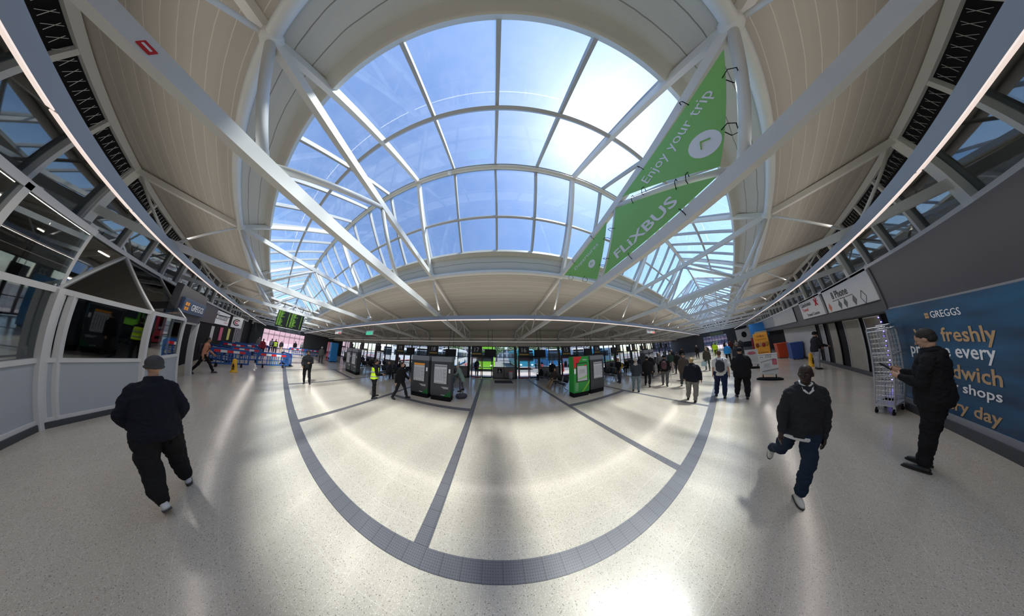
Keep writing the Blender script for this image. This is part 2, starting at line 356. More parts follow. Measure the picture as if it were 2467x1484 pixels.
# trusses
def make_truss():
    t=thing('roof_truss','x','roof truss',(0,0,0))
    CH=[(-4.62,3.60),(2.0,3.69),(8.9,3.42)]
    def chz(y):
        for (a,za),(b,zb) in zip(CH,CH[1:]):
            if y<=b: return za+(zb-za)*(y-a)/(b-a)
        return CH[-1][1]
    m=MB()
    for (a,za),(b,zb) in zip(CH,CH[1:]): m.beam((0,a,za),(0,b,zb),0.11,0.15)
    m.build('bottom_chord',WHITE,t)
    MB().beam((0,-NY,NZ),(0,NY,NZ),0.09,0.13).build('collar_beam',WHITE,t)
    m=MB().beam((0,-NY,NZ),(0,RY,RZ-0.1),0.08,0.12); m.build('rafter',WHITE,t)
    m=MB().beam((0,NY,NZ),(0,RY,RZ-0.1),0.08,0.12); m.build('rafter',WHITE,t)
    m=MB().beam((0,-NY,NZ),(0,-4.62,4.60),0.10,0.12); m.build('top_chord',WHITE,t)
    m=MB()
    tc=[(NY,NZ),(4.35,4.54),(6.3,4.42),(8.4,4.38),(8.9,3.5)]
    for (a,za),(b,zb) in zip(tc,tc[1:]): m.beam((0,a,za),(0,b,zb),0.10,0.12)
    m.build('top_chord',WHITE,t)
    A,M_,B_=-1.0,0.13,1.25
    for (y0,z0,y1,z1,r) in [(-NY,NZ,A,None,0.055),(A,None,M_,NZ-0.05,0.045),(B_,None,M_+0.05,NZ-0.05,0.04)]:
        z0=chz(y0) if z0 is None else z0; z1=chz(y1) if z1 is None else z1
        MB().tube((0,y0,z0),(0,y1,z1),r,12).build('web_tube',WHITE,t,True)
    for (y0,z0,y1) in [(NY,NZ,3.25),(4.35,4.54,3.45),(4.35,4.54,5.25),(6.3,4.42,5.4),(6.3,4.42,7.2),(8.4,4.38,7.3),(8.4,4.38,8.7),(-4.5,4.56,-3.3),(-NY,NZ,-3.2)]:
        MB().tube((0,y0,z0),(0,y1,chz(y1)),0.028,8).build('web_strut',WHITE,t,True)
    MB().ell((0,-NY,NZ),(0.12,0.12,0.12)).build('node_joint',WHITE,t,True); MB().ell((0,NY,NZ),(0.12,0.12,0.12)).build('node_joint',WHITE,t,True)
    MB().box(-0.10,0.10,-4.76,-4.58,3.20,4.68).build('post',WHITE,t)
    MB().box(-0.09,0.09,8.78,8.95,0.0,3.46).build('gate_post',DARK,t)
    return t
TR=None
for i,x in enumerate(TRX):
    k=round((x+2.0)/4.46)
    if k==1: lab='white steel roof truss carrying the three green banners'
    elif k==0: lab='white steel roof truss just left of overhead, with a small red tag on its chord'
    elif k<0: lab='%s white roof truss to the left of the one with the red tag'%ORD[-k-1]
    else: lab='%s white roof truss to the right of the bannered one'%ORD[k-2]
    if TR is None: TR=make_truss(); TR.location=(x,0,0); TR['label']=lab; TR['group']='white roof trusses'
    else: dup(TR,(x,0,0),0,lab,'white roof trusses')
# extra: square brace in plan, thin stay wires
# light trunking
LAMP=mat('trunking_light',(0.9,0.8,0.75),0.5,emit=(1.0,0.82,0.74),es=0.28)
TRK=mat('trunking_grey',(0.33,0.35,0.39),0.4)
for y,zz,lab in ((2.98,3.42,'long grey light trunking on the gate side of the hall'),(-3.02,3.40,'long grey light trunking on the shop side of the hall'),(7.6,3.28,'long light trunking just inside the gates')):
    t=thing('light_trunking',lab,'light',(0,y,zz))
    h=0.155 if y<7 else 0.07
    MB().box(X0+.3,X1-.3,-0.035,0.035,0.012,h).build('housing',TRK,t)
    m=MB(); x=X0+.5
    while x<X1-2: m.box(x,x+1.52,-0.033,0.033,0.0,0.0115); x+=1.56
    m.build('light_strip',LAMP,t)
# ---------------------------------------------------------------- walls
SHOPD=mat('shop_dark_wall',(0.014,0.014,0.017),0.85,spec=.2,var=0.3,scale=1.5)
# clerestory and glazing above the shops, plane y=-4.66
wall=MB()
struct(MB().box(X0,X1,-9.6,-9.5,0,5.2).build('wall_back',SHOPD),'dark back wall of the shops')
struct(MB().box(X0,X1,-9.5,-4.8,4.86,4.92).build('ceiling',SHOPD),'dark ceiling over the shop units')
PW=mat('white_frame_paint',(0.62,0.62,0.61),0.45)
def clere(xa,xb,z0,z1,n,extra=(),idx=[wn_]):
    idx[0]+=1
    root=bpy.data.objects.new('window_%d'%idx[0],None); C.objects.link(root); struct(root,'clerestory glazing above the shopfronts')
    MB().box(xa,xb,-4.69,-4.68,z0,z1).build('pane',GLASSD,root)
    f=MB(); f.box(xa,xb,-4.74,-4.58,z0-0.04,z0+0.05); f.box(xa,xb,-4.78,-4.58,z1-0.10,z1+0.02)
    for e in extra: f.box(xa,xb,-4.72,-4.62,e-0.03,e+0.03)
    for k in range(1,n):
        x=xa+(xb-xa)*k/n; f.box(x-0.035,x+0.035,-4.73,-4.60,z0,z1)
    f.build('window_frame',PW,root)
    # bird spikes on the dark head panel
    MB().box(xa,xb,-4.676,-4.655,z1-0.40,z1).build('head_panel',BLK,root)
    sp=MB(); x=xa+0.05
    while x<xb-0.05:
        zc=z1-0.22; sp.tube((x,-4.64,zc-0.10),(x+0.05,-4.62,zc+0.06),0.003,3); sp.tube((x+0.06,-4.64,zc-0.10),(x+0.015,-4.62,zc+0.08),0.003,3)
        x+=0.13
    s_=sp.build('bird_spikes',PW,root); s_['kind']='stuff'
for i in range(len(TRX)-1):
    xa,xb=TRX[i]+0.1,TRX[i+1]-0.1
    if xb<-35 or xa>X1: continue
    if xb<-27: continue
    clere(xa,xb,3.24,4.66,4 if xa>-7 else 4)
# right side: fascia, mural wall
struct(MB().box(-3.6,9.25,-4.75,-4.12,2.13,3.12).build('trim_41',FASC),'dark grey bulkhead above the blue mural')
struct(MB().box(9.25,X1,-4.75,-4.66,2.05,3.28).build('trim_42',DGREY),'dark band above the small shops')
struct(MB().box(-3.6,9.25,-4.40,-4.12,0.0,2.13).build('wall_right',MGREY),'wall behind the mural')
struct(MB().box(-3.6,9.25,-4.12,-4.03,0.0,0.15).build('baseboard_right',DGREY),'dark grey plinth under the mural')
struct(MB().box(-3.6,9.25,-4.115,-4.06,0.15,0.24).build('trim_40',MGREY),'light grey rail under the mural')
# ---------------------------------------------------------------- gate wall, y = 8.75
wc=[60]; dc=[0]
DRED=mat('dark_red_frame',(0.16,0.012,0.02),0.4)
PANG=mat('gate_panel_grey',(0.15,0.14,0.135),0.55)
YEL=mat('ochre_strip',(0.42,0.30,0.07),0.5)
LTXT=mat('sign_numeral',(0.62,0.63,0.65),0.5)
def gate_window(xa,xb,post):
    wc[0]+=1
    root=bpy.data.objects.new('window_%d'%wc[0],None); C.objects.link(root); root.location=(xa,8.8,0); struct(root,'gate glazing between the gate doors')
    w_=xb-xa; f=MB(); f.box(0,w_,-.03,.03,0,.1); f.box(0,w_,-.03,.03,1.0,1.06); f.box(0,w_,-.03,.03,1.93,1.99); f.box(0,w_,-.03,.03,2.93,3.0)
    for x in (0,w_/2,w_): f.box(x-.025,x+.025,-.03,.03,0,3.0)
    f.build('window_frame',DARK,root); MB().box(0,w_,-.02,.02,.1,1.0).build('lower_panel',PANG,root)
    MB().box(0,w_,-.004,.004,1.06,2.93).build('pane',GLASSM,root)
def gate_door(xa,xb,redleft=True,mirror=False):
    dc[0]+=1
    root=bpy.data.objects.new('door_%d'%dc[0],None); C.objects.link(root); root.location=(xa,8.8,0); struct(root,'double glazed gate door')
    w_=xb-xa; f=MB(); f.box(-.06,w_+.06,-.05,.05,1.9,2.12); f.box(-.06,0,-.05,.05,0,1.9); f.box(w_,w_+.06,-.05,.05,0,1.9); f.box(-.06,w_+.06,-.03,.03,2.93,3.0); f.box(w_-.0,w_+.06,-.05,.05,2.1,3.0)
    f.build('door_frame',DARK,root)
    for i in (0,1):
        x0=.02+i*w_/2; x1=x0+w_/2-.04; l=MB(); b=.07
        l.box(x0,x0+b,-.02,.02,.02,1.88); l.box(x1-b,x1,-.02,.02,.02,1.88); l.box(x0+b,x1-b,-.02,.02,.02,.14); l.box(x0+b,x1-b,-.02,.02,1.80,1.88); l.box(x0+b,x1-b,-.02,.02,.95,1.0)
        lf=l.build('door_leaf',DRED if i==0 else DARK,root)
        MB().box(x0+b,x1-b,-.004,.004,.14,1.8).build('pane',GLASSM,lf)
        MB().tube((x1-.12 if i==0 else x0+.12,-.06,.85),(x1-.12 if i==0 else x0+.12,-.06,1.15),.012,6).build('door_handle',SILV,lf)
    MB().box(w_/2,w_,-.004,.004,2.12,2.93).build('pane',GLASSM,root)
MONM=mat('monitor_face',(0.010,0.011,0.016),0.3,spec=.3)
num=16
for i,x in enumerate(TRX[:-1]):
    if x<-30 or x>43: continue
    k=round((x-2.46)/4.46); number=16-k
    gate_door(x+.26,x+2.22); gate_window(x+2.32,x+4.34,x)
    if -26<x<36:
        big=abs(k)<8
        s=thing('gate_sign','black gate sign numbered %d above its glass doors'%number,'sign',(x+.74,8.66,2.12),0,'numbered gate signs')
        MB().bbox(-.51,.51,-.05,.05,0,.84,.008).build('sign_box',DARK,s)
        MB().box(-.44,.44,-.056,-.05,.05,.18).build('yellow_strip',YEL,s)
        text(str(number),s,LTXT,(0,-.058,.52),(1,0,0),(0,0,1),height=.40,name='lettering',bold=.008)
        mo=[1.4,2.35,2.35,1.5][k%4]
        t=thing('hanging_monitor','black screen hung from the ceiling between gates %d and %d'%(number,number-1),'screen',(x+mo+.55,8.0,2.02),0,'monitors by the gates')
        MB().bbox(-.5,.5,-.05,.05,0,.62,.01).build('screen_case',BLK,t)
        MB().box(-.47,.47,-.056,-.05,.03,.59).build('screen',MONM,t)
        for px in (-.18,.18): MB().tube((px,0,.62),(px,0,2.42),.015,6).build('hanger_rod',DARK,t,True)
struct(MB().box(X0,X1,8.75,8.95,3.0,3.72).build('trim_66',CREAM),'cream header above the gate doors')
struct(MB().box(X0,-28.9,8.7,8.85,0,3.0).build('wall_front',SHOPD),'dark wall past the last gate')
# wheelchair symbol panel + litter bin + door mat near gate 17
t=thing('accessible_sign','square black wheelchair symbol notice on the grey panel beside gate 17','sign',(.93,8.76,.72))
MB().box(-.2,.2,-.006,0,-.2,.2).build('sign_plate',BLK,t)
m=MB()
for k in range(14):
    a=R(-60+k*19); b_=R(-60+(k+1)*19); m.beam((.0-.09*math.sin(a)*1-.02,-.012,-.07-.085*math.cos(a)),(.0-.09*math.sin(b_)-.02,-.012,-.07-.085*math.cos(b_)),.01,.02)
m.beam((-.03,-.012,.07),(-.02,-.012,-.05),.012,.03); m.beam((-.02,-.012,-.05),(.06,-.012,-.05),.012,.025); m.beam((.06,-.012,-.05),(.09,-.012,-.13),.012,.025); m.ell((-.035,-.012,.115),(.022,.008,.022),10,6)
m.build('wheelchair_symbol',WHT,t)
t=thing('litter_bin','clear sack litter bin with a red rim beside gate 16','bin',(1.85,8.3,0))
MB().rings([((0,0,0),.16,.16),((0,0,.04),.17,.17),((0,0,.05),.03,.03)],14).build('base',SILV,t)
MB().tube((-.17,0,.04),(-.17,0,.78),.012,6).build('post',SILV,t)
for i in range(7):
    pass
MB().rings([((0,0,.12),.10,.10),((0,0,.3),.15,.15),((0,0,.6),.16,.15),((0,0,.74),.17,.17)],12).build('clear_sack',mat('sack',(0.4,0.4,0.42),0.3),t,True)
MB().rings([((0,0,.74),.18,.18),((0,0,.78),.18,.18)],16).build('rim',RED,t)
tag(MB().bbox(.4,1.85,7.45,8.15,.004,.016,.004).build('door_mat',mat('mat_charcoal',(0.03,0.03,0.035),0.95,bump=(90,.4))),'charcoal door mat between gates 17 and 16','mat')

# ---------------------------------------------------------------- end walls
def end_wall(x,nm,lab,ya,yb,top,d):
    MBx=MB(); 
    MBx.box(x,x+.25*d,-9.5,ya,0,5.4) if d>0 else MBx.box(x+.25*d,x,-9.5,ya,0,5.4)
    MBx.box(min(x,x+.25*d),max(x,x+.25*d),yb,9.2,0,5.4); MBx.box(min(x,x+.25*d),max(x,x+.25*d),ya,yb,top,5.6)
    struct(MBx.build(nm,DGREY),lab)
    wc[0]+=1; root=bpy.data.objects.new('window_%d'%wc[0],None); C.objects.link(root); struct(root,'glazed entrance screen at the end of the hall')
    f=MB(); n=8
    for k in range(n+1):
        y=ya+(yb-ya)*k/n; f.box(x-.03,x+.03,y-.025,y+.025,0,top)
    for z in (0.05,2.15,2.3,top-.03): f.box(x-.03,x+.03,ya,yb,z-.03,z+.03)
    f.build('window_frame',DARK,root); MB().box(x-.004,x+.004,ya,yb,0,top).build('pane',GLASSM,root)
end_wall(-34.8,'wall_left','dark end wall around the left entrance',-3.2,3.2,3.0,-1)
end_wall(46.0,'wall_right','dark end wall around the right entrance',-1.6,2.5,2.9,1)
struct(MB().prism([(X0,-6,5.3),(X0,6,5.3),(X0,RY,RZ+.1)],(-.2,0,0)).build('wall_left',CREAM),'gable infill at the left end')
struct(MB().prism([(X1,-6,5.3),(X1,6,5.3),(X1,RY,RZ+.1)],(.2,0,0)).build('wall_right',CREAM),'gable infill at the right end')

# ---------------------------------------------------------------- left: glazed cafe bay
PA,PB,PC=(-6.25,-4.28),(-7.32,-3.34),(-8.85,-3.22)
POLY=[(-3.6,-4.28),(-4.95,-4.28),PA,PB,PC]
WPAN=mat('white_wall_panel',(0.40,0.43,0.47),0.45,var=0.03)
wc[0]+=1; bay=bpy.data.objects.new('wall_left',None); C.objects.link(bay); struct(bay,'white framed glazed cafe bay with a pointed glass roof')
fr=MB(); pn=MB(); gl=MB(); sk=MB()
for (a,b) in zip(POLY,POLY[1:]):
    for z,h in ((.1,.12),(1.05,.07),(2.13,.09)): fr.beam((a[0],a[1],z),(b[0],b[1],z),.09,h)
    d=Vector((b[0]-a[0],b[1]-a[1],0)).normalized(); nn=Vector((-d.y,d.x,0))
    pn.prism([Vector((a[0],a[1],.12))-nn*.02,Vector((b[0],b[1],.12))-nn*.02,Vector((b[0],b[1],1.03))-nn*.02,Vector((a[0],a[1],1.03))-nn*.02],nn*.03)
    gl.prism([Vector((a[0],a[1],1.08)),Vector((b[0],b[1],1.08)),Vector((b[0],b[1],2.1)),Vector((a[0],a[1],2.1))],nn*.008)
    q=Vector((a[0],a[1],0)); sk.beam((a[0],a[1],.05),(b[0],b[1],.05),.13,.10)
for p,w_ in (((-4.95,-4.28),.10),(PA,.17),(PB,.11),(PC,.09)): fr.box(p[0]-w_/2,p[0]+w_/2,p[1]-w_/2,p[1]+w_/2,0,2.15)
ps=(PA[0]+(PB[0]-PA[0])*.14,PA[1]+(PB[1]-PA[1])*.14); fr.box(ps[0]-.045,ps[0]+.045,ps[1]-.045,ps[1]+.045,0,2.1)
fr.build('white_frame',PW,bay); pn.build('lower_panel',WPAN,bay); gl.build('pane',GLASSD,bay); sk.build('dark_plinth',DGREY,bay)
AP=(-7.95,-4.62,3.2)
rf=MB(); rg=MB()
for p in (PA,PB): rf.beam((p[0],p[1],2.15),AP,.055,.07)
rf.beam((PC[0],PC[1],2.15),(-9.7,-4.62,3.2),.045,.06)
rg.add([(PA[0],PA[1],2.16),(PB[0],PB[1],2.16),AP],[(0,1,2)]); rg.add([(PB[0],PB[1],2.16),(PC[0],PC[1],2.16),(-9.7,-4.62,3.2),AP],[(0,1,2,3)]); rg.add([(PA[0],PA[1],2.16),AP,(PA[0],-4.62,3.2)],[(0,1,2)])
rf.build('roof_bar',PW,bay); rg.build('roof_pane',GLASSD,bay)
# tall corner column and transoms left of it
struct(MB().box(-6.36,-6.16,-4.74,-4.30,0,3.3).build('trim_61',PW),'broad white column at the corner of the cafe bay')
struct(MB().box(-6.6,-6.35,-4.72,-4.62,2.13,4.6).build('trim_62',PW),'white post above the cafe bay')
fr=MB(); fr.box(-6.3,-3.6,-4.33,-4.23,3.13,3.23); 
for x in (-4.95,-3.65): fr.box(x-.05,x+.05,-4.33,-4.23,2.1,3.2)
fr.build('upper_frame',PW,bay); MB().box(-6.25,-3.6,-4.285,-4.277,2.17,3.13).build('upper_pane',GLASSD,bay); MB().box(-6.3,-3.6,-4.68,-4.28,3.2,3.24).build('ledge',PW,bay)
# dark interior of cafe
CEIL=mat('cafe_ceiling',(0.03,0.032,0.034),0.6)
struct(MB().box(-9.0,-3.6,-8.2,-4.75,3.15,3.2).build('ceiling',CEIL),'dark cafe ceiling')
DL=mat('downlight',(1,.9,.8),.5,emit=(1.0,.78,.62),es=2.0)
for i,(x,y) in enumerate(((-6.4,-5.6),(-7.2,-5.4),(-7.9,-5.9),(-6.9,-6.8),(-8.4,-5.3),(-8.6,-6.6),(-5.9,-6.9))):
    tag(MB().box(x-.16,x+.16,y-.03,y+.03,3.12,3.149).build('cafe_light',DL),'small warm slot light in the dark cafe ceiling','light','cafe ceiling lights')
# cafe furniture glimpsed behind the glass
def cafe_table(x,y,lab,g):
    t=thing('cafe_table',lab,'table',(x,y,0),0,g)
    MB().rings([((0,0,.71),.34,.34),((0,0,.74),.34,.34)],20).build('tabletop',mat('cafe_top',(.12,.07,.05),.4),t); MB().tube((0,0,.02),(0,0,.71),.035,8).build('pedestal',DARK,t,True); MB().rings([((0,0,0),.22,.22),((0,0,.03),.2,.2)],16).build('base',DARK,t)
for x,y in ((-6.9,-5.0),(-8.0,-4.9),(-7.4,-6.2)): cafe_table(x,y,'round dark table seen through the cafe window','cafe tables')
CHR=mat('cafe_chair_red',(.10,.02,.02),.6)
def cafe_chair(x,y,rz):
    t=thing('cafe_chair','dark red chair behind the cafe window','chair',(x,y,0),rz,'cafe chairs')
    MB().bbox(-.2,.2,-.2,.2,.43,.47,.01).build('seat',CHR,t); MB().bbox(-.2,.2,-.22,-.18,.5,.9,.01).build('backrest',CHR,t)
    for sx in (-.17,.17):
        for sy in (-.17,.17): MB().tube((sx,sy,0),(sx,sy,.43 if sy>0 else .85),.014,6).build('leg',DARK,t,True)
for x,y,r in ((-6.2,-5.6,.5),(-7.35,-5.5,2.5),(-8.5,-5.4,3.4),(-7.0,-6.5,1.2)): cafe_chair(x,y,r)
# cafe back wall pictures (dark, reddish)
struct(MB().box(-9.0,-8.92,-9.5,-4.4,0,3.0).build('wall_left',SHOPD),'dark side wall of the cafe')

# ---------------------------------------------------------------- left: bakery entrance, convenience store
BLUE=mat('sign_navy',(0.035,0.065,0.13),0.5); ORG=mat('logo_orange',(0.85,0.33,0.03),0.5)
def logo4(B,x,z,s,g,place):     # four little squares with a bite each
    for i in (0,1):
        for j in (0,1):
            a=x+i*(s+g); b=z+j*(s+g); place(B,a,b,s)
struct(MB().box(-11.2,-8.85,-3.75,-3.55,2.05,3.15).build('trim_64',FASC),'dark bulkhead above the bakery entrance')
t=thing('bakery_sign','navy GREGGS fascia sign with orange squares above the bakery entrance','sign',(-10.05,-3.5,2.56))
MB().bbox(-1.0,1.0,-.05,.05,-.24,.24,.01).build('sign_board',BLUE,t)
m=MB(); 
for i in (0,1):
    for j in (0,1):
        x=-(-.82+i*.17); z=-.13+j*.15; m.box(x-.065,x+.065,.05,.058,z-.01,z+.10)
m.build('square_logo',ORG,t)
text('GREGGS',t,WHT,(-.22,.056,0),(-1,0,0),(0,0,1),width=1.15,height=.22)
struct(MB().box(-9.1,-8.95,-4.6,-3.3,0,2.1).build('trim_63',PW),'door jamb at the bakery') if 0 else None
dc[0]+=1; dr=bpy.data.objects.new('door_%d'%dc[0],None); C.objects.link(dr); struct(dr,'open bakery doorway with a pale frame')
MB().box(-11.25,-11.1,-3.75,-3.55,0,2.1).box(-8.95,-8.82,-3.72,-3.5,0,2.1).box(-11.1,-8.95,-3.70,-3.6,1.98,2.06).build('door_frame',PW,dr)
MB().box(-10.0,-9.95,-4.7,-3.65,.05,1.98).build('door_leaf',mat('door_dark_red',(.05,.006,.01),.4),dr)
MB().box(-11.0,-10.6,-4.9,-4.8,.0,1.2).build('door_panel',mat('door_brown',(.12,.05,.02),.5),dr)
struct(MB().box(-17.0,-11.3,-4.8,-4.7,0,3.3).build('wall_left',BLK),'dark store front')
struct(MB().box(-17.0,-11.3,-4.70,-4.62,2.15,3.25).build('trim_65',FASC),'dark grey store fascia')
struct(MB().box(-34.5,-17.0,-4.95,-4.85,0,3.3).build('wall_left',BLK),'dark front of the convenience store')
LGR=mat('sign_light_grey',(0.46,0.48,0.50),0.5,emit=(0.45,0.47,0.5),es=0.12); PNK=mat('logo_pink',(0.65,0.04,0.13),0.5); ANT=mat('logo_anthracite',(0.03,0.03,0.04),0.5)
t=thing('store_sign','pale Costcutter sign with black script lettering on the dark store front','sign',(-18.9,-4.75,2.65))
MB().bbox(-1.9,1.9,-.05,.05,-.46,.46,.01).build('sign_board',LGR,t)
text('Costcutter',t,ANT,(0.1,.06,.10),(-1,0,0),(0,0,1),width=3.1,height=.46,shear=.25); text('with you',t,PNK,(-1.1,.06,-.27),(-1,0,0),(0,0,1),width=1.0,height=.12)
t=thing('projecting_sign','square pale sign with a dark C around a pink c, projecting from the store','sign',(-17.0,-3.35,2.56))
MB().bbox(-.05,.05,-.32,.32,-.37,.37,.01).build('sign_board',LGR,t); MB().box(-.03,.03,-1.3,-.32,.2,.25).build('bracket',DARK,t)
def arcring(B,x,cy,cz,r,w_,a0,a1,n=18):
    for k in range(n):
        a=R(a0+(a1-a0)*k/n); b_=R(a0+(a1-a0)*(k+1)/n); B.beam((x,cy+r*math.cos(a),cz+r*math.sin(a)),(x,cy+r*math.cos(b_),cz+r*math.sin(b_)),w_,.012,up=(1,0,0))
m=MB(); arcring(m,.056,0,0,.20,.065,40,320); m.build('outer_letter',ANT,t)
m=MB(); arcring(m,.056,0.0,0,.09,.06,40,320); m.build('inner_letter',PNK,t)
# things hung inside store windows
for i,(x,c,lab) in enumerate(((-18.0,(.55,.56,.58),'white upright poster on the dark store glass'),(-20.2,(.6,.1,.2),'pink upright poster on the dark store glass'),(-22.6,(.65,.62,.1),'yellow and white upright poster on the dark store glass'))):
    tag(MB().box(x,x+.75,-4.84,-4.80,1.0,2.0).build('window_poster',mat('poster%d'%i,c,.5)),lab,'poster')
for i,x in enumerate((-24.2,-25.0,-25.8,-26.6,-27.4)):
    tag(MB().box(x,x+.12,-4.80,-4.70,0,3.2).build('store_mullion',SILV),'slim metal upright on the dark store front','post','store front uprights')
# departures board
SCR=mat('board_black',(0.006,0.01,0.006),0.4)
GTX=mat('led_green',(0.1,0.3,0.02),0.5,emit=(0.30,0.62,0.06),es=0.55)
t=thing('departures_board','large hanging departures board with two columns of green text','display board',(-15.2,.08,2.88))
MB().bbox(-.09,.09,-.92,.92,0,1.27,.01).build('board_case',SCR,t)
for y in (-.7,.7): MB().tube((0,y,1.27),(-.15,y,1.88),.02,6).build('hanger_rod',DARK,t,True)
rows=['Aberdeen','Dundee','Perth','Inverness','Edinburgh','Stirling','Oban','Airport','Falkirk','Ayr','Kilmarnock','Cumbernauld']
for c_ in (0,1):
    for r_ in range(20):
        s_=rows[(r_*5+c_*3)%12]; z=1.19-.056*r_; y0=-.86+c_*.89
        text('%02d:%02d'%(9+(r_+c_*20)//7,(r_*13+c_*7)%60),t,GTX,(.093,y0,z),(0,1,0),(0,0,1),height=.036,name='departure_time',center=False)
        text(s_,t,GTX,(.093,y0+.15,z),(0,1,0),(0,0,1),height=.036,name='destination',center=False)
        text(str(12+(r_*7+c_*5)%40),t,GTX,(.093,y0+.70,z),(0,1,0),(0,0,1),height=.036,name='stand_number',center=False)
t=thing('departures_board','small distant hanging board of green and black text by the right entrance','display board',(38.0,0.0,2.80))
MB().bbox(-.08,.08,-.95,.95,0,.42,.01).build('board_case',mat('far_board',(.10,.13,.07),.5),t)
for y in (-.7,.7): MB().tube((0,y,.42),(0,y,.85),.02,6).build('hanger_rod',DARK,t,True)
# hanging platform signs
def hang_sign(x,y,z,w_,lab,col,lo=None,rz=0):
    t=thing('hanging_sign',lab,'sign',(x,y,z),rz)
    MB().bbox(-w_/2,w_/2,-.04,.04,0,.36,.01).build('sign_box',mat('sign_white',(.62,.66,.70),.5),t)
    MB().box(w_/2-w_*.38,w_/2,-.045,-.04,.0,.10).build('red_label',RED,t)
    for q in (0,1):
        m=MB()
        for k in range(3): m.box(*((-w_/2+.12,-w_/2+.42+.1*k) if q==0 else (w_*.12,w_*.12+.4)),-.045,-.04,.27-.07*k,.285-.07*k)
        m.build('lettering',TXTB,t)
    for px in (-w_*.4,w_*.4): MB().tube((px,0,.36),(px,0,1.56),.01,6).build('hanger_rod',SILV,t,True)
hang_sign(11.4,3.3,3.18,1.5,'white hanging direction sign with a red label below the trunking on the right','w')
hang_sign(-12.6,3.4,3.12,1.7,'white hanging direction sign with a red label below the trunking on the left','w')
t=thing('exit_sign','green emergency exit sign hanging under the roof on the left','sign',(-8.1,4.0,3.12))
EG=mat('exit_green',(.01,.22,.13),.5,emit=(0.02,.35,.2),es=.5)
MB().bbox(-.45,.45,-.03,.03,0,.3,.01).build('sign_box',WHT,t); MB().box(-.43,.43,-.035,-.03,.0,.22).build('green_face',EG,t)
MB().prism([(.05,-.037,.1),(.28,-.037,.1),(.28,-.037,.05),(.38,-.037,.115),(.28,-.037,.18),(.28,-.037,.13),(.05,-.037,.13)],(0,-.004,0)).build('arrow',WHT,t); MB().ell((-.2,-.04,.17),(.02,.006,.02),8,6).beam((-.2,-.04,.15),(-.22,-.04,.08),.006,.03).beam((-.22,-.04,.08),(-.28,-.04,.04),.006,.02).beam((-.22,-.04,.08),(-.16,-.04,.03),.006,.02).build('running_logo',WHT,t)
for px in (-.35,.35): MB().tube((px,0,.3),(px,0,1.5),.008,6).build('hanger_rod',SILV,t,True)

# ---------------------------------------------------------------- right: mural and shops
def mural_mat():
    m=bpy.data.materials.new('mural_blue'); m.use_nodes=True; n=m.node_tree; L=n.links; b=n.nodes['Principled BSDF']
    tc=n.nodes.new('ShaderNodeTexCoord'); mp=n.nodes.new('ShaderNodeMapping'); mp.inputs['Scale'].default_value=(.35,1,2.2); L.new(tc.outputs['Object'],mp.inputs[0])
    ns=n.nodes.new('ShaderNodeTexNoise'); ns.inputs['Scale'].default_value=1.5; ns.inputs['Detail'].default_value=2; L.new(mp.outputs[0],ns.inputs['Vector'])
    cr=n.nodes.new('ShaderNodeValToRGB'); e=cr.color_ramp.elements; e[0].position=.35; e[0].color=(.004,.034,.085,1); e[1].position=.72; e[1].color=(.010,.115,.25,1)
    L.new(ns.outputs['Fac'],cr.inputs[0]); L.new(cr.outputs[0],b.inputs['Base Color']); b.inputs['Roughness'].default_value=.35
    return m
t=thing('wall_mural','large blue GREGGS wall mural with gold and white slogan','mural',(7.2,-4.11,.24))
MB().box(-4.0,2.05,0,.015,0,1.86).build('mural_panel',mural_mat(),t)
GOLD=mat('mural_gold',(.52,.33,.17),.5)
Zm=-.24
# text runs from high x (left in view) to low x
text('GREGGS',t,WHT,(.39,.02,1.63),(-1,0,0),(0,0,1),width=.66,height=.115)
m=MB()
for i in (0,1):
    for j in (0,1): m.box(.77+.05*i,.812+.05*i,.015,.022,1.575+.05*j,1.617+.05*j)
m.build('square_logo',GOLD,t)
for s_,z,c_,h_,x1,w_ in (('We freshly',1.25,GOLD,.30,-.42,1.72),('prepare every',.96,WHT,.21,-.34,1.85),('sandwich',.70,GOLD,.22,-.38,1.40),('in our shops',.44,WHT,.19,-.36,1.5),('every day',.14,GOLD,.23,-.36,1.35)):
    text(s_,t,c_,(x1+w_/2,.02,z),(-1,0,0),(0,0,1),width=w_,height=h_,name='slogan_line',bold=.015 if c_ is GOLD else .01)
# shops beyond: fronts at y=-5.2
def shopfront(xa,xb,m_,lab,z1=2.05):
    return struct(MB().box(xa,xb,-5.3,-5.2,0,z1).build('wall_right',m_),lab)
shopfront(9.3,46,SHOPD,'dark shop fronts along the right side')
struct(MB().box(9.25,46,-5.3,-4.75,2.0,2.06).build('ceiling',DGREY),'soffit over the recessed shop fronts')
struct(MB().box(9.25,46,-5.2,-5.12,0,.14).build('baseboard_right',DGREY),'dark plinth along the shop fronts')
struct(MB().box(9.15,9.25,-5.3,-4.1,0,3.1).build('wall_right',FASC),'end of the mural bulkhead')
SG=mat('shop_glass_grey',(.14,.16,.165),.15,var=.35,scale=4); SL=mat('shop_cream',(.30,.28,.24),.5,var=.2)
for i,(a,b,mm,lab) in enumerate(((10.0,11.2,SG,'tall grey glass shop panel with stickers'),(12.0,13.0,SG,'grey glass shop door'),(13.3,14.6,SL,'cream shop door panel'),(15.3,16.2,SL,'tall cream shop panel'),(16.7,17.2,MGREY,'narrow grey shop panel'))):
    t=thing('shopfront_unit',lab,'shop front',(a,-5.2,.14)); MB().box(0,b-a,0,.03,0,1.8).build('panel',mm,t); MB().box(0,.05,.0,.05,0,1.82).box(b-a-.05,b-a,0,.05,0,1.82).box(.05,b-a-.05,0,.05,1.78,1.82).build('panel_frame',SILV if i!=3 else DARK,t)
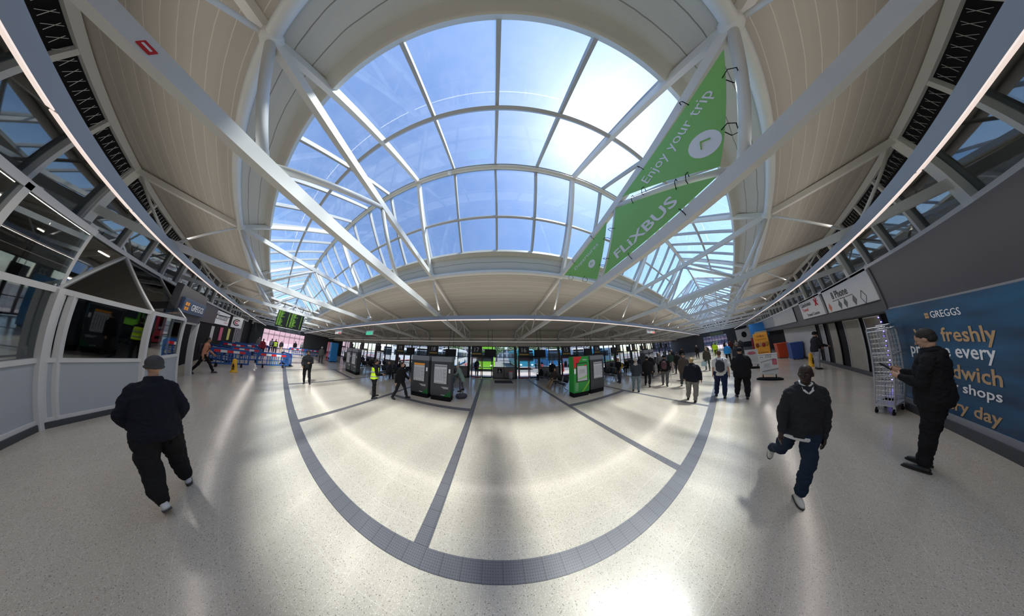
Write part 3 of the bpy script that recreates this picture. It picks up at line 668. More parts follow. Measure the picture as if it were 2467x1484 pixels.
# corrugated shutters
SH=mat('shutter_pale',(.42,.43,.44),.5)
def shutter(xa,xb,y,z0,z1,lab):
    m=MB(); x=xa
    while x<xb-.01:
        m.prism([(x,y,z0),(x+.05,y+.03,z0),(x+.12,y+.03,z0),(x+.17,y,z0)],(0,0,z1-z0)); x+=.17
    t=tag(m.build('ribbed_cladding',SH),lab,'cladding'); return t
shutter(17.8,24.5,-5.17,.14,2.0,'pale ribbed cladding behind the red and blue crates'); shutter(18.5,24.0,-4.62,2.35,3.2,'pale ribbed cladding band above the crates')
struct(MB().box(24,46,-4.67,-4.60,2.35,3.25).build('trim_70',mat('blue_grey_band',(.22,.24,.27),.5)),'pale grey fascia band further along')
# signs
WSN=mat('sign_face_white',(.55,.56,.58),.45)
t=thing('phone_shop_sign','long white 8 Phone shop sign with diamond pictures','sign',(12.1,-4.62,2.82))
MB().bbox(-1.72,1.72,-.04,.04,-.45,.45,.01).build('sign_board',WSN,t)
text('8 Phone',t,TXTB,(.35,.045,.12),(-1,0,0),(0,0,1),width=1.25,height=.27,bold=.015)
text('Phone repair  Unlocking  Accessories',t,TXTB,(.25,.045,-.075),(-1,0,0),(0,0,1),width=1.5,height=.045,name='small_lettering')
dg=[(1.42,(.5,.12,.06)),(.55,(.03,.06,.07)),(.12,(.03,.06,.07)),(-.5,(.07,.07,.09)),(-1.05,None)]
for i,(x,c_) in enumerate(dg):
    s_=.17 if i<4 else .2
    if c_: MB().prism([(x,.041,-.26-s_),(x+s_*.8,.041,-.26),(x,.041,-.26+s_),(x-s_*.8,.041,-.26)],(0,.005,0)).build('diamond_picture',mat('diamond%d'%i,c_,.4,var=.5,scale=9),t)
    else: MB().beam((x,.045,-.26-s_),(x+s_*.8,.045,-.26),.008,.008).beam((x+s_*.8,.045,-.26),(x,.045,-.26+s_),.008,.008).beam((x,.045,-.26+s_),(x-s_*.8,.045,-.26),.008,.008).beam((x-s_*.8,.045,-.26),(x,.045,-.26-s_),.008,.008).build('diamond_outline',TXTB,t)
t=thing('travel_shop_sign','white Caledonian Travel shop sign with red word and stick figure','sign',(15.6,-4.62,2.82))
MB().bbox(-1.45,1.45,-.04,.04,-.45,.45,.01).build('sign_board',WSN,t)
text('Caledonian',t,TXTB,(.5,.045,.22),(-1,0,0),(0,0,1),width=1.45,height=.2,bold=.01); text('Travel',t,RED,(.75,.045,-.02),(-1,0,0),(0,0,1),width=.85,height=.17,bold=.01)
text('Travel Centre',t,TXTB,(-.1,.045,-.3),(-1,0,0),(0,0,1),width=1.6,height=.14,bold=.01)
m=MB(); m.beam((-.75,.05,.3),(-1.05,.05,.0),.01,.05,(0,1,0)).beam((-1.05,.05,.3),(-.75,.05,0),.01,.05,(0,1,0)).beam((-.68,.05,.18),(-1.12,.05,.18),.01,.04,(0,1,0)).ell((-.9,.05,.36),(.05,.01,.05),10,6); m.build('stick_figure',RED,t)
tag(MB().bbox(9.32,9.5,-4.64,-4.5,2.45,2.7,.02).build('wall_speaker',BLK),'small black speaker at the end of the phone shop sign','speaker')
# blue fairy lights on shop posts
LED=mat('blue_led',(.05,.03,.9),.4,emit=(.12,.08,1.0),es=6)
for i,x in enumerate((11.6,10.2)):
    t=thing('string_lights',['blue string lights running down the shop post nearer the cleaner','blue string lights running down the post behind the roll cages'][i],'string lights',(x,-5.0+.25*i,0))
    MB().tube((0,0,.1),(0,0,2.0),.03,8).build('post',DGREY,t); 
    for k in range(14): MB().ell((.0+(.03 if k%2 else -.03),.035,.15+.135*k),(.016,.016,.016),6,4).build('bulb',LED,t)
# ---------------------------------------------------------------- unseen fill lights added along the trunking to brighten the hall
for y in (2.98,-3.02):
    for xc in (-22.0,0.0,22.0):
        for up in (0,1):     # added fill: one facing down, one above the chords facing up
            a=bpy.data.lights.new('trunking_fill','AREA'); a.shape='RECTANGLE'; a.size=21.5; a.size_y=0.06; a.energy=FILLW*(.35 if up else 1.0); a.color=(1.0,0.92,0.84); a.specular_factor=0.0 if up else .05
            o=bpy.data.objects.new('trunking_fill',a); C.objects.link(o); o.location=(xc,y,3.86 if up else 3.38); o.rotation_euler=(PI if up else 0,0,0)
# ---------------------------------------------------------------- kiosks
KD=mat('kiosk_charcoal',(0.045,0.048,0.055),0.4); KG=mat('kiosk_cap_grey',(0.16,0.18,0.20),0.45); PAPER=mat('timetable_paper',(0.55,0.56,0.58),0.4)
PRN=mat('timetable_print',(0.22,0.23,0.25),0.6); KGR=mat('kiosk_green_corner',(0.0,0.11,0.02),0.45)
def kiosk(x,y,w_,lab,green=False,rz=0,plain=False):
    t=thing('timetable_kiosk',lab,'kiosk',(x,y,0),rz,'timetable kiosks in front of the gates')
    hw=w_/2; body=GREEN if green else KD
    MB().bbox(-hw,hw,0,.34,.22,1.82 if not green else 2.05,.012).build('body',body,t)
    MB().box(-hw+.02,hw-.02,.02,.32,0,.22).build('plinth',BLK,t)
    if not green: MB().bbox(-hw,hw,-.005,.345,1.82,2.05,.012).build('cap',KG,t)
    MB().box(-hw+.17,hw-.17,-.02,0,.78,1.73).build('poster_case',DARK if green else KD,t)
    MB().box(-hw+.21,hw-.21,-.026,-.02,.82,1.69).build('poster',PAPER,t)
    m=MB(); pw=w_-.42
    if green:
        MB().box(-pw/2,pw/2,-.03,-.026,1.58,1.69).build('poster_header',GREEN,t)
        MB().box(pw/2-.2,pw/2-.03,-.033,-.03,1.56,1.62).build('poster_tab',RED,t)
        m.prism([(-pw/2,-.03,.93),(-pw/2+.2,-.03,.97),(pw/2,-.03,1.08),(pw/2,-.03,.98),(-pw/2,-.03,.9)],(0,-.003,0)); m.build('map_green',LIME,t)
        m=MB()
        for k in range(9): m.box(-.2+.045*k,-.16+.045*k,-.03,-.026,1.2+.03*(k*5%7),1.215+.03*(k*5%7)); m.box(-.2+.045*k,-.196+.045*k,-.03,-.026,1.2,1.4)
        m.build('map_lettering',PRN,t)
        MB().prism([(-hw,-.004,2.05),(-hw+.58,-.004,2.05),(-hw+.22,-.004,1.62),(-hw,-.004,1.42)],(0,.003,0)).build('red_corner',RED,t)
        MB().prism([(-.0,-.004,.24),(.12,-.004,.24),(hw,-.004,.68),(hw,-.004,.82)],(0,.003,0)).build('lime_stripe',mat('lime_stripe',(.22,.55,.03),.4),t)
        text('firstbus',t,WHT,(.22,-.008,1.88),(1,0,0),(0,0,1),height=.07)
        m=MB()
        for k in range(6): m.box(-hw+.10,-hw+.28,-.006,0,.34+.07*k,.352+.07*k)
        m.build('lettering',WHT,t); MB().box(-hw+.02,-hw+.12,-.006,0,1.2,1.45).build('sticker',WHT,t)
    else:
        m.box(-pw/2+.01,pw/2-.01,-.03,-.026,1.585,1.655)
        for k in range(7):
            xx=-pw/2+.05+k*(pw-.1)/6.5; m.box(xx,xx+.022,-.029,-.026,.96,1.5)
        for z in (1.45,1.28,1.1,.93): m.box(pw/2-.14,pw/2-.02,-.031,-.026,z,z+.018)
        m.box(-pw/2+.03,pw/2-.1,-.03,-.026,.85,.865)
        m.build('timetable_columns',PRN,t)
        if not plain:
            MB().prism([(.12,-.004,.22),(hw,-.004,.22),(hw,-.004,.52)],(0,.003,0)).build('green_corner',KGR,t)
            text('firstbus',t,WHT,(.14,-.008,.3),(1,0,0),(0,0,1),height=.045)
            m=MB()
            for k in range(3): m.box(.05+.05*k,hw-.12,-.006,0,.66-.035*k,.672-.035*k)
            m.build('lettering',WHT,t); MB().box(hw-.13,hw-.05,-.006,0,1.32,1.5).build('sticker',WHT,t)
    return t
kk=kiosk(-3.49,4.16,1.06,'left one of the charcoal timetable kiosk pair left of gate 17, with an orange header'); MB().box(-.31,.31,-.034,-.03,1.60,1.69).build('orange_header',ORG,kk)
KO=kiosk(-2.28,4.14,1.05,'right one of the charcoal timetable kiosk pair left of gate 17, beside the seats')
kiosk(4.75,4.30,1.08,'bright green map kiosk with a red corner',True)
kiosk(6.02,4.34,1.14,'charcoal timetable kiosk beside the green one',plain=True)
kiosk(-12.0,4.36,1.08,'left one of the far charcoal kiosk pair near gates 19 and 20')
kiosk(-10.82,4.36,1.08,'right one of the far charcoal kiosk pair near gates 19 and 20')
kiosk(13.0,4.36,1.08,'left one of the far right charcoal kiosk pair')
kiosk(14.25,4.36,1.08,'far right charcoal kiosk with an orange poster',plain=True)
tag(MB().box(-3.80,-3.17,4.132,4.137,1.60,1.69).build('orange_header',ORG),'orange header strip on the timetable of the left kiosk','poster header') if 0 else None
# tall red and blue vending units on the left
for x,c,lab in ((-20.4,(.5,.03,.05),'tall red vending machine by the far left gates'),(-19.3,(.03,.25,.6),'tall blue vending machine beside the red one')):
    t=thing('vending_machine',lab,'vending machine',(x,4.6,0)); MB().bbox(-.5,.5,0,.8,.08,2.4,.02).build('case',mat(lab[:12]+lab[5:9],c,.4,var=.4,scale=6),t); MB().box(-.45,.45,.05,.75,0,.08).build('base',BLK,t)
    MB().box(-.35,.2,-.01,0,.9,2.1).build('display_window',GLASSD,t); MB().box(-.3,.3,-.01,0,.3,.5).build('delivery_slot',BLK,t)
# ---------------------------------------------------------------- seats
SEAT=mat('seat_black',(0.02,0.02,0.023),0.5); LEGM=mat('seat_alloy',(0.42,0.43,0.45),0.35,metal=.7)
def seat_row(lab,n=6):
    t=thing('seat_row',lab,'seat row',(0,0,0),0,'rows of black perforated seats at the gates')
    L=n*.56
    MB().beam((0,0,.36),(0,L,.36),.07,.05).build('beam',LEGM,t)
    for k in range(n):
        y=.28+k*.56
        s=MB(); s.path([(.26,y,.45),(.22,y,.455),(0,y,.43),(-.2,y,.42)],[.02,.025,.025,.02],8,flat=9.5,side=(0,0,1)); s.build('seat',SEAT,t,True)
        s=MB(); s.path([(-.22,y,.47),(-.25,y,.6),(-.30,y,.82),(-.32,y,.88)],[.018,.022,.022,.012],8,flat=10.5,side=(1,0,0)); s.build('backrest',SEAT,t,True)
    for k in (0.3,n/2,n-.3):
        y=k*.56
        MB().path([(.32,y,.02),(.12,y,.10),(0,y,.34)],[.018,.022,.025],6).path([(-.32,y,.02),(-.12,y,.10),(0,y,.34)],[.018,.022,.025],6).build('leg',LEGM,t,True)
        MB().path([(.24,y,.62),(.1,y,.64),(-.22,y,.62)],.016,6).path([(.24,y,.62),(.22,y,.5),(.0,y,.38)],.014,6).build('armrest',SEAT,t,True)
    return t
SR=seat_row('row of black seats behind the green kiosk, backs to the right'); SR.location=(4.75,5.15,0); SR.rotation_euler=(0,0,PI); SR.location=(4.42,8.5,0)
for x,y,rz,lab in ((-2.95,5.15,0,'row of black seats behind the paired kiosks left of gate 17'),(-7.6,5.15,PI,'row of black seats between the two kiosk pairs'),(-8.65,5.15,0,'row of black seats backing onto the one between the kiosk pairs'),(-12.3,5.3,0,'row of black seats behind the far left kiosks'),(-16.2,5.3,0,'row of black seats near the vending machines'),
    (9.3,5.15,PI,'row of black seats behind the man with the yellow bag'),(10.35,5.15,0,'row of black seats right behind the first row beyond the green kiosk'),(14.0,5.3,PI,'row of black seats behind the far right kiosks'),(18.4,5.3,PI,'row of black seats near the far right gates'),(22.6,5.3,PI,'furthest row of black seats on the right')):
    dup(SR,(x,y+(3.36 if rz else 0),0),rz,lab)
# ---------------------------------------------------------------- blue barriers
BB=mat('barrier_blue',(0.012,0.085,0.30),0.4); RW=mat('barrier_white',(.75,.75,.75),.4)
def barrier(lab,g='blue plastic barriers with red and white boards'):
    t=thing('barrier',lab,'barrier',(0,0,0),0,g)
    m=MB(); m.bbox(-.98,.98,-.025,.025,.12,.22,.01); m.bbox(-.86,.86,-.025,.025,.93,1.0,.01)
    m.prism([(-.98,-.025,.22),(-1.0,-.025,.88),(-.86,-.025,1.0),(-.80,-.025,.93),(-.90,-.025,.80),(-.90,-.025,.22)],(0,.05,0)); m.prism([(.98,-.025,.22),(1.0,-.025,.88),(.86,-.025,1.0),(.80,-.025,.93),(.90,-.025,.80),(.90,-.025,.22)],(0,.05,0))
    m.box(-.9,.9,-.02,.02,.74,.93)
    for x in (-.62,-.38,-.2,-.08,.04,.16,.28,.5,.74): m.box(x-.022,x+.022,-.02,.02,.22,.74)
    m.box(-.9,.9,-.02,.02,.46,.50)
    m.build('panel',BB,t)
    for i,x in enumerate((-.75,-.45,-.15,.15,.45)):
        MB().box(x,x+.3,-.028,-.02,.76,.90).build('reflector',RED if i%2==0 else RW,t); 
        MB().box(x,x+.3,.02,.028,.76,.90).build('reflector',RED if i%2==0 else RW,t)
    for x in (-.6,.6): MB().prism([(x-.05,-.3,0),(x-.05,.3,0),(x-.05,.05,.2),(x-.05,-.05,.2)],(.1,0,0)).build('foot',BLK,t)
    return t
BR=barrier('blue barrier in front of the store, nearest the yellow cone'); BR.location=(-13.9,-2.75,0); BR.rotation_euler=(0,0,R(98))
for x,y,a,lab in ((-14.3,-.45,94,'bright blue barrier with red and white board beside the tactile strip'),(-15.2,-3.6,60,'blue barrier behind the walker with the rucksack'),(-15.6,.35,20,'blue barrier set end on behind the bright blue one'),(-16.4,-2.3,96,'blue barrier standing behind the front pair'),
  (-21.2,-3.1,80,'dark blue barrier near the far left shops'),(-23.0,-2.2,70,'blue barrier left of the steward in yellow'),(-24.6,1.7,88,'blue barrier standing in the middle by the pink-lit entrance'),(-24.8,3.6,95,'blue barrier right of the middle one by the pink-lit entrance'),(-19.6,-3.7,85,'blue barrier hard against the store front')):
    dup(BR,(x,y,0),R(a),lab)
# ---------------------------------------------------------------- wet floor cones
YC=mat('caution_yellow',(.80,.42,.01),.4)
def wetcone(x,y,rz,lab):
    t=thing('wet_floor_cone',lab,'cone',(x,y,0),rz)
    m=MB(); 
    r_=[((0,0,0),.19,.19),((0,0,.03),.19,.19),((0,0,.05),.14,.14),((0,0,.30),.125,.10),((0,0,.62),.10,.06),((0,0,.66),.05,.03)]
    m.rings(r_,16); m.build('cone_body',YC,t,True)
    MB().beam((-.05,0,.64),(.05,0,.64),.03,.06).build('handle',YC,t)
    m=MB(); m.prism([(-.05,-.13,.33),(.05,-.13,.33),(0,-.125,.46)],(0,-.01,0)); m.box(-.05,.05,-.14,-.12,.24,.31); m.box(-.06,.06,-.15,-.125,.16,.2); m.build('warning_lettering',BLK,t)
    return t
wetcone(-12.3,-2.2,R(80),'yellow wet floor cone standing before the blue barriers on the left')
wetcone(16.6,-4.4,R(-70),'yellow wet floor cone behind the cleaner on the right')
# ---------------------------------------------------------------- pavement boards
BW=mat('board_white',(.62,.63,.64),.45)
def aboard(x,y,rz,lab,kind):
    t=thing('pavement_sign',lab,'sign board',(x,y,0),rz)
    MB().bbox(-.34,.34,-.03,.03,.24,1.14,.012).build('board',BW,t); MB().bbox(-.36,.36,-.04,.04,1.12,1.17,.01).build('top_rail',SILV,t)
    m=MB(); m.rings([((0,0,0),.50,.22),((0,0,.06),.50,.22),((0,0,.10),.40,.15)],20); m.build('rubber_base',BLK,t)
    for sx in (-.24,.24): MB().tube((sx,0,.08),(sx,0,.27),.022,8).build('spring_foot',DARK,t,True)
    if kind==0:
        m=MB(); m.beam((-.3,-.035,.80),(.22,-.035,.93),.01,.02,(0,1,0)); m.beam((-.27,-.034,.38),(.33,-.034,.50),.006,.085,(0,1,0)); m.build('stripe',TXTB,t)
        MB().box(.13,.3,-.036,-.03,.66,.92).build('red_patch',mat('pinkish_red',(.5,.12,.16),.5,var=.6,scale=20),t)
        m=MB()
        for k in range(5): m.box(-.2,.05,-.035,-.03,.56+.04*k,.568+.04*k)
        for k,xx in enumerate((-.31,-.24,-.1,-.02,.06)): m.box(xx,xx+.05,-.035,-.03,1.0,1.04)
        m.build('lettering',PRN,t); text('8 Phone',t,TXTB,(.02,-.034,1.1),(1,0,0),(0,0,1),height=.05)
    else:
        m=MB()
        for k in range(8): m.beam((-.28,-.035,.4+.09*k),(.28,-.035,.45+.09*k),.006,.03,(0,1,0))
        m.build('stripe',PRN,t); MB().ell((-.0,-.035,.95),(.22,.008,.1),14,6).build('red_splash',mat('pinkish_red',(.5,.12,.16),.5),t)
    return t
aboard(12.85,-1.95,R(-90),'white spring-foot pavement sign with black bands, nearest of two',0)
aboard(17.0,-1.78,R(-94),'white pavement sign with red splash behind the nearer one',1)
# ---------------------------------------------------------------- orange ad, kiosk, crates, posters at right
OA=mat('ad_orange',(.72,.32,.03),.5)
t=thing('advert_panel','tall orange m&m advert panel with round brown figures left out','advert',(19.0,-2.68,0),R(-90)); t['label']='tall orange m&m advert panel leaning beside the ribbed cladding'
MB().bbox(-.4,.4,0,.3,.25,2.08,.01).build('panel',OA,t); MB().box(-.42,.42,.02,.3,0,.25).build('base',DARK,t); MB().box(.40,.46,-.0,.32,.0,2.12).build('side_frame',DARK,t)
text('m&m',t,mat('ad_brown',(.15,.03,.01),.5),(-.0,-.01,1.88),(1,0,0),(0,0,1),width=.4,height=.13); text('orange crunchy',t,MATS['ad_brown'],(0,-.01,1.66),(1,0,0),(0,0,1),width=.6,height=.07); text('A whole new',t,MATS['ad_brown'],(0,-.01,.78),(1,0,0),(0,0,1),width=.55,height=.09); text('experience',t,MATS['ad_brown'],(0,-.01,.62),(1,0,0),(0,0,1),width=.55,height=.08)
for i,xx in enumerate((-.27,-.09,.09,.27)): MB().ell((xx,-.02,1.28+.05*(i%2)),(.10,.02,.16),12,8).build('round_sweet',mat('sweet%d'%i,[(.2,.03,.01),(.45,.25,.12),(.25,.02,.01),(.35,.18,.03)][i],.4),t,True)
def crate(x,y,rz,c,lab):
    t=thing('storage_crate',lab,'crate',(x,y,0),rz,'big plastic crates by the ribbed cladding'); 
    m=MB(); m.prism([(-.27,-.3,.05),(.27,-.3,.05),(.34,-.38,1.05),(-.34,-.38,1.05)],(0,.7,0)); m.build('body',mat(lab[:6],c,.5),t); MB().bbox(-.36,.36,-.4,.34,1.02,1.09,.01).build('rim',mat(lab[:6],c,.5),t)
    for sx in (-.2,.2): MB().tube((sx-.02,-.25,.05),(sx+.02,-.25,.05),.05,10).build('wheel',BLK,t)
crate(22.0,-4.25,R(-85),(.50,.06,.015),'red plastic crate beside the orange advert'); crate(20.5,-4.7,R(-85),(.025,.07,.28),'blue plastic crate right of the red one')
for i,(x,y,z0,z1,w_,c,lab) in enumerate(((27.0,-3.9,.3,2.2,1.0,(.45,.36,.2),'pale food poster by the further right shops'),(29.0,-4.1,1.7,3.1,1.6,(.02,.2,.6),'blue shop sign projecting on the far right'),(31.5,-4.2,.2,1.6,1.4,(.3,.02,.03),'dark red shop panel on the far right'),(34.5,-3.2,1.2,2.9,1.8,(.42,.42,.44),'white poster with a dark portrait on the far right'))):
    t=thing('shop_poster',lab,'poster',(x,y,z0),R(-90)); MB().bbox(-w_/2,w_/2,0,.08,0,z1-z0,.01).build('poster_board',mat('pst%d'%i,c,.5,var=.2,scale=3),t); MB().box(-w_/2+.1,-w_/2+.16,.02,.07,-z0,.02).build('post',DARK,t)
    if i==3: MB().ell((0,-.01,.95),(.3,.02,.4),12,8).build('portrait_shape',BLK,t)
# ---------------------------------------------------------------- roll cages
def cage(x,y,rz,lab,h=1.72):
    t=thing('roll_cage',lab,'roll cage',(x,y,0),rz,'galvanised roll cages by the mural')
    w_,d=.72,.30
    MB().box(-w_/2,w_/2,-d/2,d/2,.17,.20).build('base_frame',SILV,t)
    def side(B,p,q):
        p=Vector(p); q=Vector(q); u=Vector((0,0,1))
        B.path([p+u*.2,p+u*(h-.05),p+(q-p)*.06+u*h,q+(p-q)*.06+u*h,q+u*(h-.05),q+u*.2],.014,6)
        for k in range(1,15): B.tube(p+u*(.2+k*(h-.25)/15),q+u*(.2+k*(h-.25)/15),.003,4)
        for k in range(1,6): B.tube(p+(q-p)*k/6+u*.2,p+(q-p)*k/6+u*h,.0035,4)
        for z in (.75,1.2): B.tube(p+u*z,q+u*z,.009,5)
    for p,q in (((-w_/2,-d/2,0),(w_/2,-d/2,0)),((-w_/2,-d/2,0),(-w_/2,d/2,0)),((w_/2,-d/2,0),(w_/2,d/2,0))):
        B=MB(); side(B,p,q); B.build('mesh_side',SILV,t)
    for sx in (-1,1):
        for sy in (-1,1):
            wl=MB().tube((sx*.3,sy*.13-.015,.065),(sx*.3,sy*.13+.015,.065),.065,14).build('castor',BLK,t); MB().box(sx*.3-.02,sx*.3+.02,sy*.13-.025,sy*.13+.025,.07,.17).build('castor_fork',SILV,wl)
cage(8.72,-3.70,R(-35),'front galvanised roll cage, the one nearest the open floor'); cage(9.12,-3.86,R(-35),'second roll cage nested just behind the front one',1.78)
# ---------------------------------------------------------------- banners in the truss plane x=2.46
def banner(pts,lab,n):
    t=thing('banner',lab,'banner',(2.40,0,0),0)
    P=[Vector((0,y,z)) for y,z in pts]; 
    MB().prism(P,(.008,0,0)).build('banner_cloth',LIME,t)
    c=sum(P,Vector())/3; ti=MB()
    for i in range(3):
        a,b=P[i],P[(i+1)%3]; nrm=(b-a).cross(Vector((1,0,0))).normalized()
        if (c-a).dot(nrm)>0: nrm=-nrm
        for f in (.25,.7):
            p=a+(b-a)*f; tt=MB(); q=p-nrm*.03; o=p+nrm*.10
            tt.path([q,(q+o)/2+Vector((-.06,0,0)),o+Vector((-.03,0,0)),o+Vector((.10,0,0)),(q+o)/2+Vector((.12,0,0)),q+Vector((.01,0,0))],.005,5); tt.build('cable_tie',BLK,t)
    return t
def arrow(t,y,z,r):
    MB().tube((-.006,y,z),(.0,y,z),r,32).build('white_disc',WHT,t)
    m=MB(); m.beam((-.009,y+r*.38,z-r*.12),(-.009,y-.0,z+r*.30),.006,r*.2,(1,0,0)); m.beam((-.009,y,z+r*.30),(-.009,y-r*.42,z-r*.12),.006,r*.2,(1,0,0)); m.build('arrow_mark',LIME,t)
b=banner([(-2.00,4.66),(-.90,3.80),(-.03,4.74)],'large green banner reading Enjoy your trip with an arrow disc','b')
text('Enjoy your trip',b,WHT,(-.004,-.97,4.50),(0,-1,0),(0,0,1),width=1.20,height=.20); arrow(b,-1.03,4.13,.165)
b=banner([(.19,4.70),(-.80,3.74),(1.10,3.76)],'green FLiXBUS banner between the truss web tubes','b')
text('FLiXBUS',b,WHT,(-.004,.17,3.93),(0,-1,0),(0,0,1),width=1.12,height=.17,bold=.02)
b=banner([(.46,4.68),(2.12,4.66),(1.28,3.78)],'small green Departures banner at the gate end','b')
text('Departures',b,WHT,(-.004,1.28,4.47),(0,-1,0),(0,0,1),width=.82,height=.12); arrow(b,1.22,4.20,.095)
# small roof fittings
t=thing('red_tag','small red tag on the chord of the overhead roof truss','tag',(-1.944,-2.07,3.62)); MB().box(0,.006,-.05,.05,-.03,.03).build('tag_plate',RED,t); MB().box(.006,.008,-.035,.035,-.008,.008).build('lettering',WHT,t)
t=thing('smoke_detector','small white smoke detector under the rooflight ridge','detector',(-1.0,RY,RZ-.26)); MB().rings([((0,0,0),.03,.03),((0,0,.02),.05,.05)],14).build('detector_body',WHT,t,True); MB().rings([((0,0,.02),.05,.05),((0,0,.05),.05,.05)],14).build('mounting_base',WHT,t)
for x,y,lab in ((-6.46,3.0,'white floodlight fitting on the truss left of the red tagged one'),(-10.9,3.2,'white floodlight fitting on the second truss to the left')):
    t=thing('floodlight',lab,'light',(x,y,3.74)); MB().bbox(-.12,.12,-.1,.1,.0,.07,.01).build('lamp_body',WHT,t); MB().ell((.0,0,.12),(.11,.13,.07)).build('dome',WHT,t,True)

# ---------------------------------------------------------------- outside
PAVE=mat('asphalt',(.17,.17,.175),.9,var=.15,scale=1.5); PAVP=mat('pale_paving',(.42,.37,.36),.85,var=.12)
struct(MB().box(-80,90,9.0,75,-.2,-.06).build('ground',PAVE),'grey asphalt bus yard outside the gates')
struct(MB().box(-80,90,9.0,12.0,-.06,-.02).build('ground_pavement',PAVP),'pale paved kerb outside the gates')
struct(MB().box(-75,-35.05,-9.5,9,-.2,-.01).build('ground_left',mat('pink_paving',(.50,.34,.36),.85,var=.15)),'pinkish paving outside the left entrance')
struct(MB().box(52,95,-9.5,9,-.2,-.01).build('ground_right',mat('pink_paving',(.50,.34,.36),.85)),'pinkish paving outside the right entrance')
BG=mat('bus_glass',(.02,.03,.035),.08)
def bus(x,y,rz,c,c2,lab,txt=None,name='bus',h=3.1):
    t=thing(name,lab,'bus',(x,y,-.06),rz)
    MB().bbox(-1.25,1.25,0,11,.35,h,.12).build('body',c,t)
    MB().bbox(-1.1,1.1,-.03,.05,1.35,2.55,.03).build('windscreen',BG,t)
    MB().box(-1.262,-1.25,.5,10.4,1.45,2.55).build('side_window',BG,t); MB().box(1.25,1.262,.5,10.4,1.45,2.55).build('side_window',BG,t)
    MB().bbox(-1.0,1.0,-.035,.03,2.68,2.98,.02).build('destination_box',BLK,t); MB().box(-1.255,1.255,-.02,11.02,.3,.5).build('skirt',c2,t)
    for yy in (2.0,8.2):
        for sx in (-1.15,1.15): MB().tube((sx-.14,yy,.48),(sx+.14,yy,.48),.48,20).build('wheel',BLK,t)
    for sx in (-.85,.85): MB().ell((sx,-.02,.75),(.16,.05,.09),10,6).build('headlamp',mat('headlamp',(.8,.8,.75),.2,emit=(1,.95,.8),es=1.0),t)
    if txt: text(txt,t,WHT,(1.27,5.2,1.05),(0,1,0),(0,0,1),height=.45); text(txt,t,WHT,(-1.27,5.2,1.05),(0,-1,0),(0,0,1),height=.45); text(txt,t,WHT,(0,-.04,2.83),(1,0,0),(0,0,1),height=.18)
bw=mat('bus_white',(.6,.62,.65),.35); bb=mat('bus_blue',(.03,.22,.50),.35); bt=mat('bus_turquoise',(.05,.36,.55),.35); bgn=mat('coach_green',(.22,.62,.03),.4); br=mat('bus_maroon',(.35,.03,.07),.4)
bus(-.6,12.6,R(4),bgn,bgn,'bright lime green coach outside gate 17','FLiXBUS','coach',3.75)
for x,c,c2,a,lab in ((-6.6,bw,bb,6,'white bus with a blue skirt outside gate 18'),(-11.6,bw,br,8,'white bus with a maroon skirt outside gate 19'),(-20.5,bw,bw,8,'plain white bus outside the far left gates'),(5.6,bt,bw,-4,'turquoise bus outside gate 15'),(10.3,bb,bw,-6,'dark blue bus with a white skirt outside gate 14'),(15.2,bw,bt,-8,'white bus with a turquoise skirt further right'),(20.3,bt,bt,-8,'all turquoise bus further right'),(25.6,bw,bgn,-8,'white bus with a green skirt at the far right gates')):
    bus(x,14.2,R(a),c,c2,lab)
# bollards and gate rails outside
for i in range(-5,8):
    x=2.46+4.46*i-.9
    t=thing('guard_rail','galvanised guard rail outside gate %d'%(16-i),'rail',(x,10.2,-.02),0,'guard rails outside the gates')
    B=MB(); B.tube((0,0,1.05),(0,1.6,1.05),.025,6); B.build('top_rail',RED if i%2 else SILV,t)
    for yy in (0,.8,1.6): MB().tube((0,yy,0),(0,yy,1.05),.025,6).build('post',SILV,t)
for i,(x,c,lab) in enumerate(((3.1,RED,'red bollard seen through the gate 16 doors'),(6.1,YEL,'yellow bollard outside gate 15'),(-3.0,RED,'red bollard beside the lime green coach'),(9.5,RED,'red bollard in front of the dark blue bus'),(6.5,RED,'slim red bollard beside the yellow one'))):
    tag(MB().rings([((x,11.4,-.02),.09,.09),((x,11.4,.95),.09,.09),((x,11.4,1.02),.05,.05)],12).build('bollard',c),lab,'bollard')
# buildings beyond the yard
def facade_mat(name,c,wcol,sx,sz):
    m=bpy.data.materials.new(name); m.use_nodes=True; n=m.node_tree; L=n.links; b=n.nodes['Principled BSDF']
    g=n.nodes.new('ShaderNodeNewGeometry'); br_=n.nodes.new('ShaderNodeTexBrick'); mp=n.nodes.new('ShaderNodeMapping'); mp.inputs['Rotation'].default_value=(R(90),0,0)
    L.new(g.outputs['Position'],mp.inputs[0]); L.new(mp.outputs[0],br_.inputs['Vector']); br_.inputs['Color1'].default_value=(*wcol,1); br_.inputs['Color2'].default_value=(*[v*1.8 for v in wcol],1); br_.inputs['Mortar'].default_value=(*c,1)
    br_.inputs['Scale'].default_value=1; br_.offset=0; br_.inputs['Brick Width'].default_value=sx; br_.inputs['Row Height'].default_value=sz; br_.inputs['Mortar Size'].default_value=.45
    L.new(br_.outputs[0],b.inputs['Base Color']); return m
for i,(x0,x1,h,c,lab) in enumerate(((-70,-28,9,(.32,.33,.36),'grey office block beyond the yard on the left'),(-27,-4,7,(.40,.36,.33),'pale stone block beyond the yard behind gate 18'),(-3,14,5,(.30,.34,.40),'low blue grey building beyond the yard'),(26,75,9,(.36,.36,.38),'grey block beyond the yard on the right'))):
    b=thing('building',lab,'building',((x0+x1)/2,52,0)); W=(x1-x0)/2
    MB().box(-W,W,0,8,-.2,h).build('wall',facade_mat('fac%d'%i,c,(.05,.06,.08),2.4,2.8),b); MB().box(-W-.2,W+.2,-.2,8,h,h+.5).build('parapet',CREAM,b)
pink=facade_mat('fac_pink',(.46,.30,.32),(.10,.09,.12),1.6,1.9)
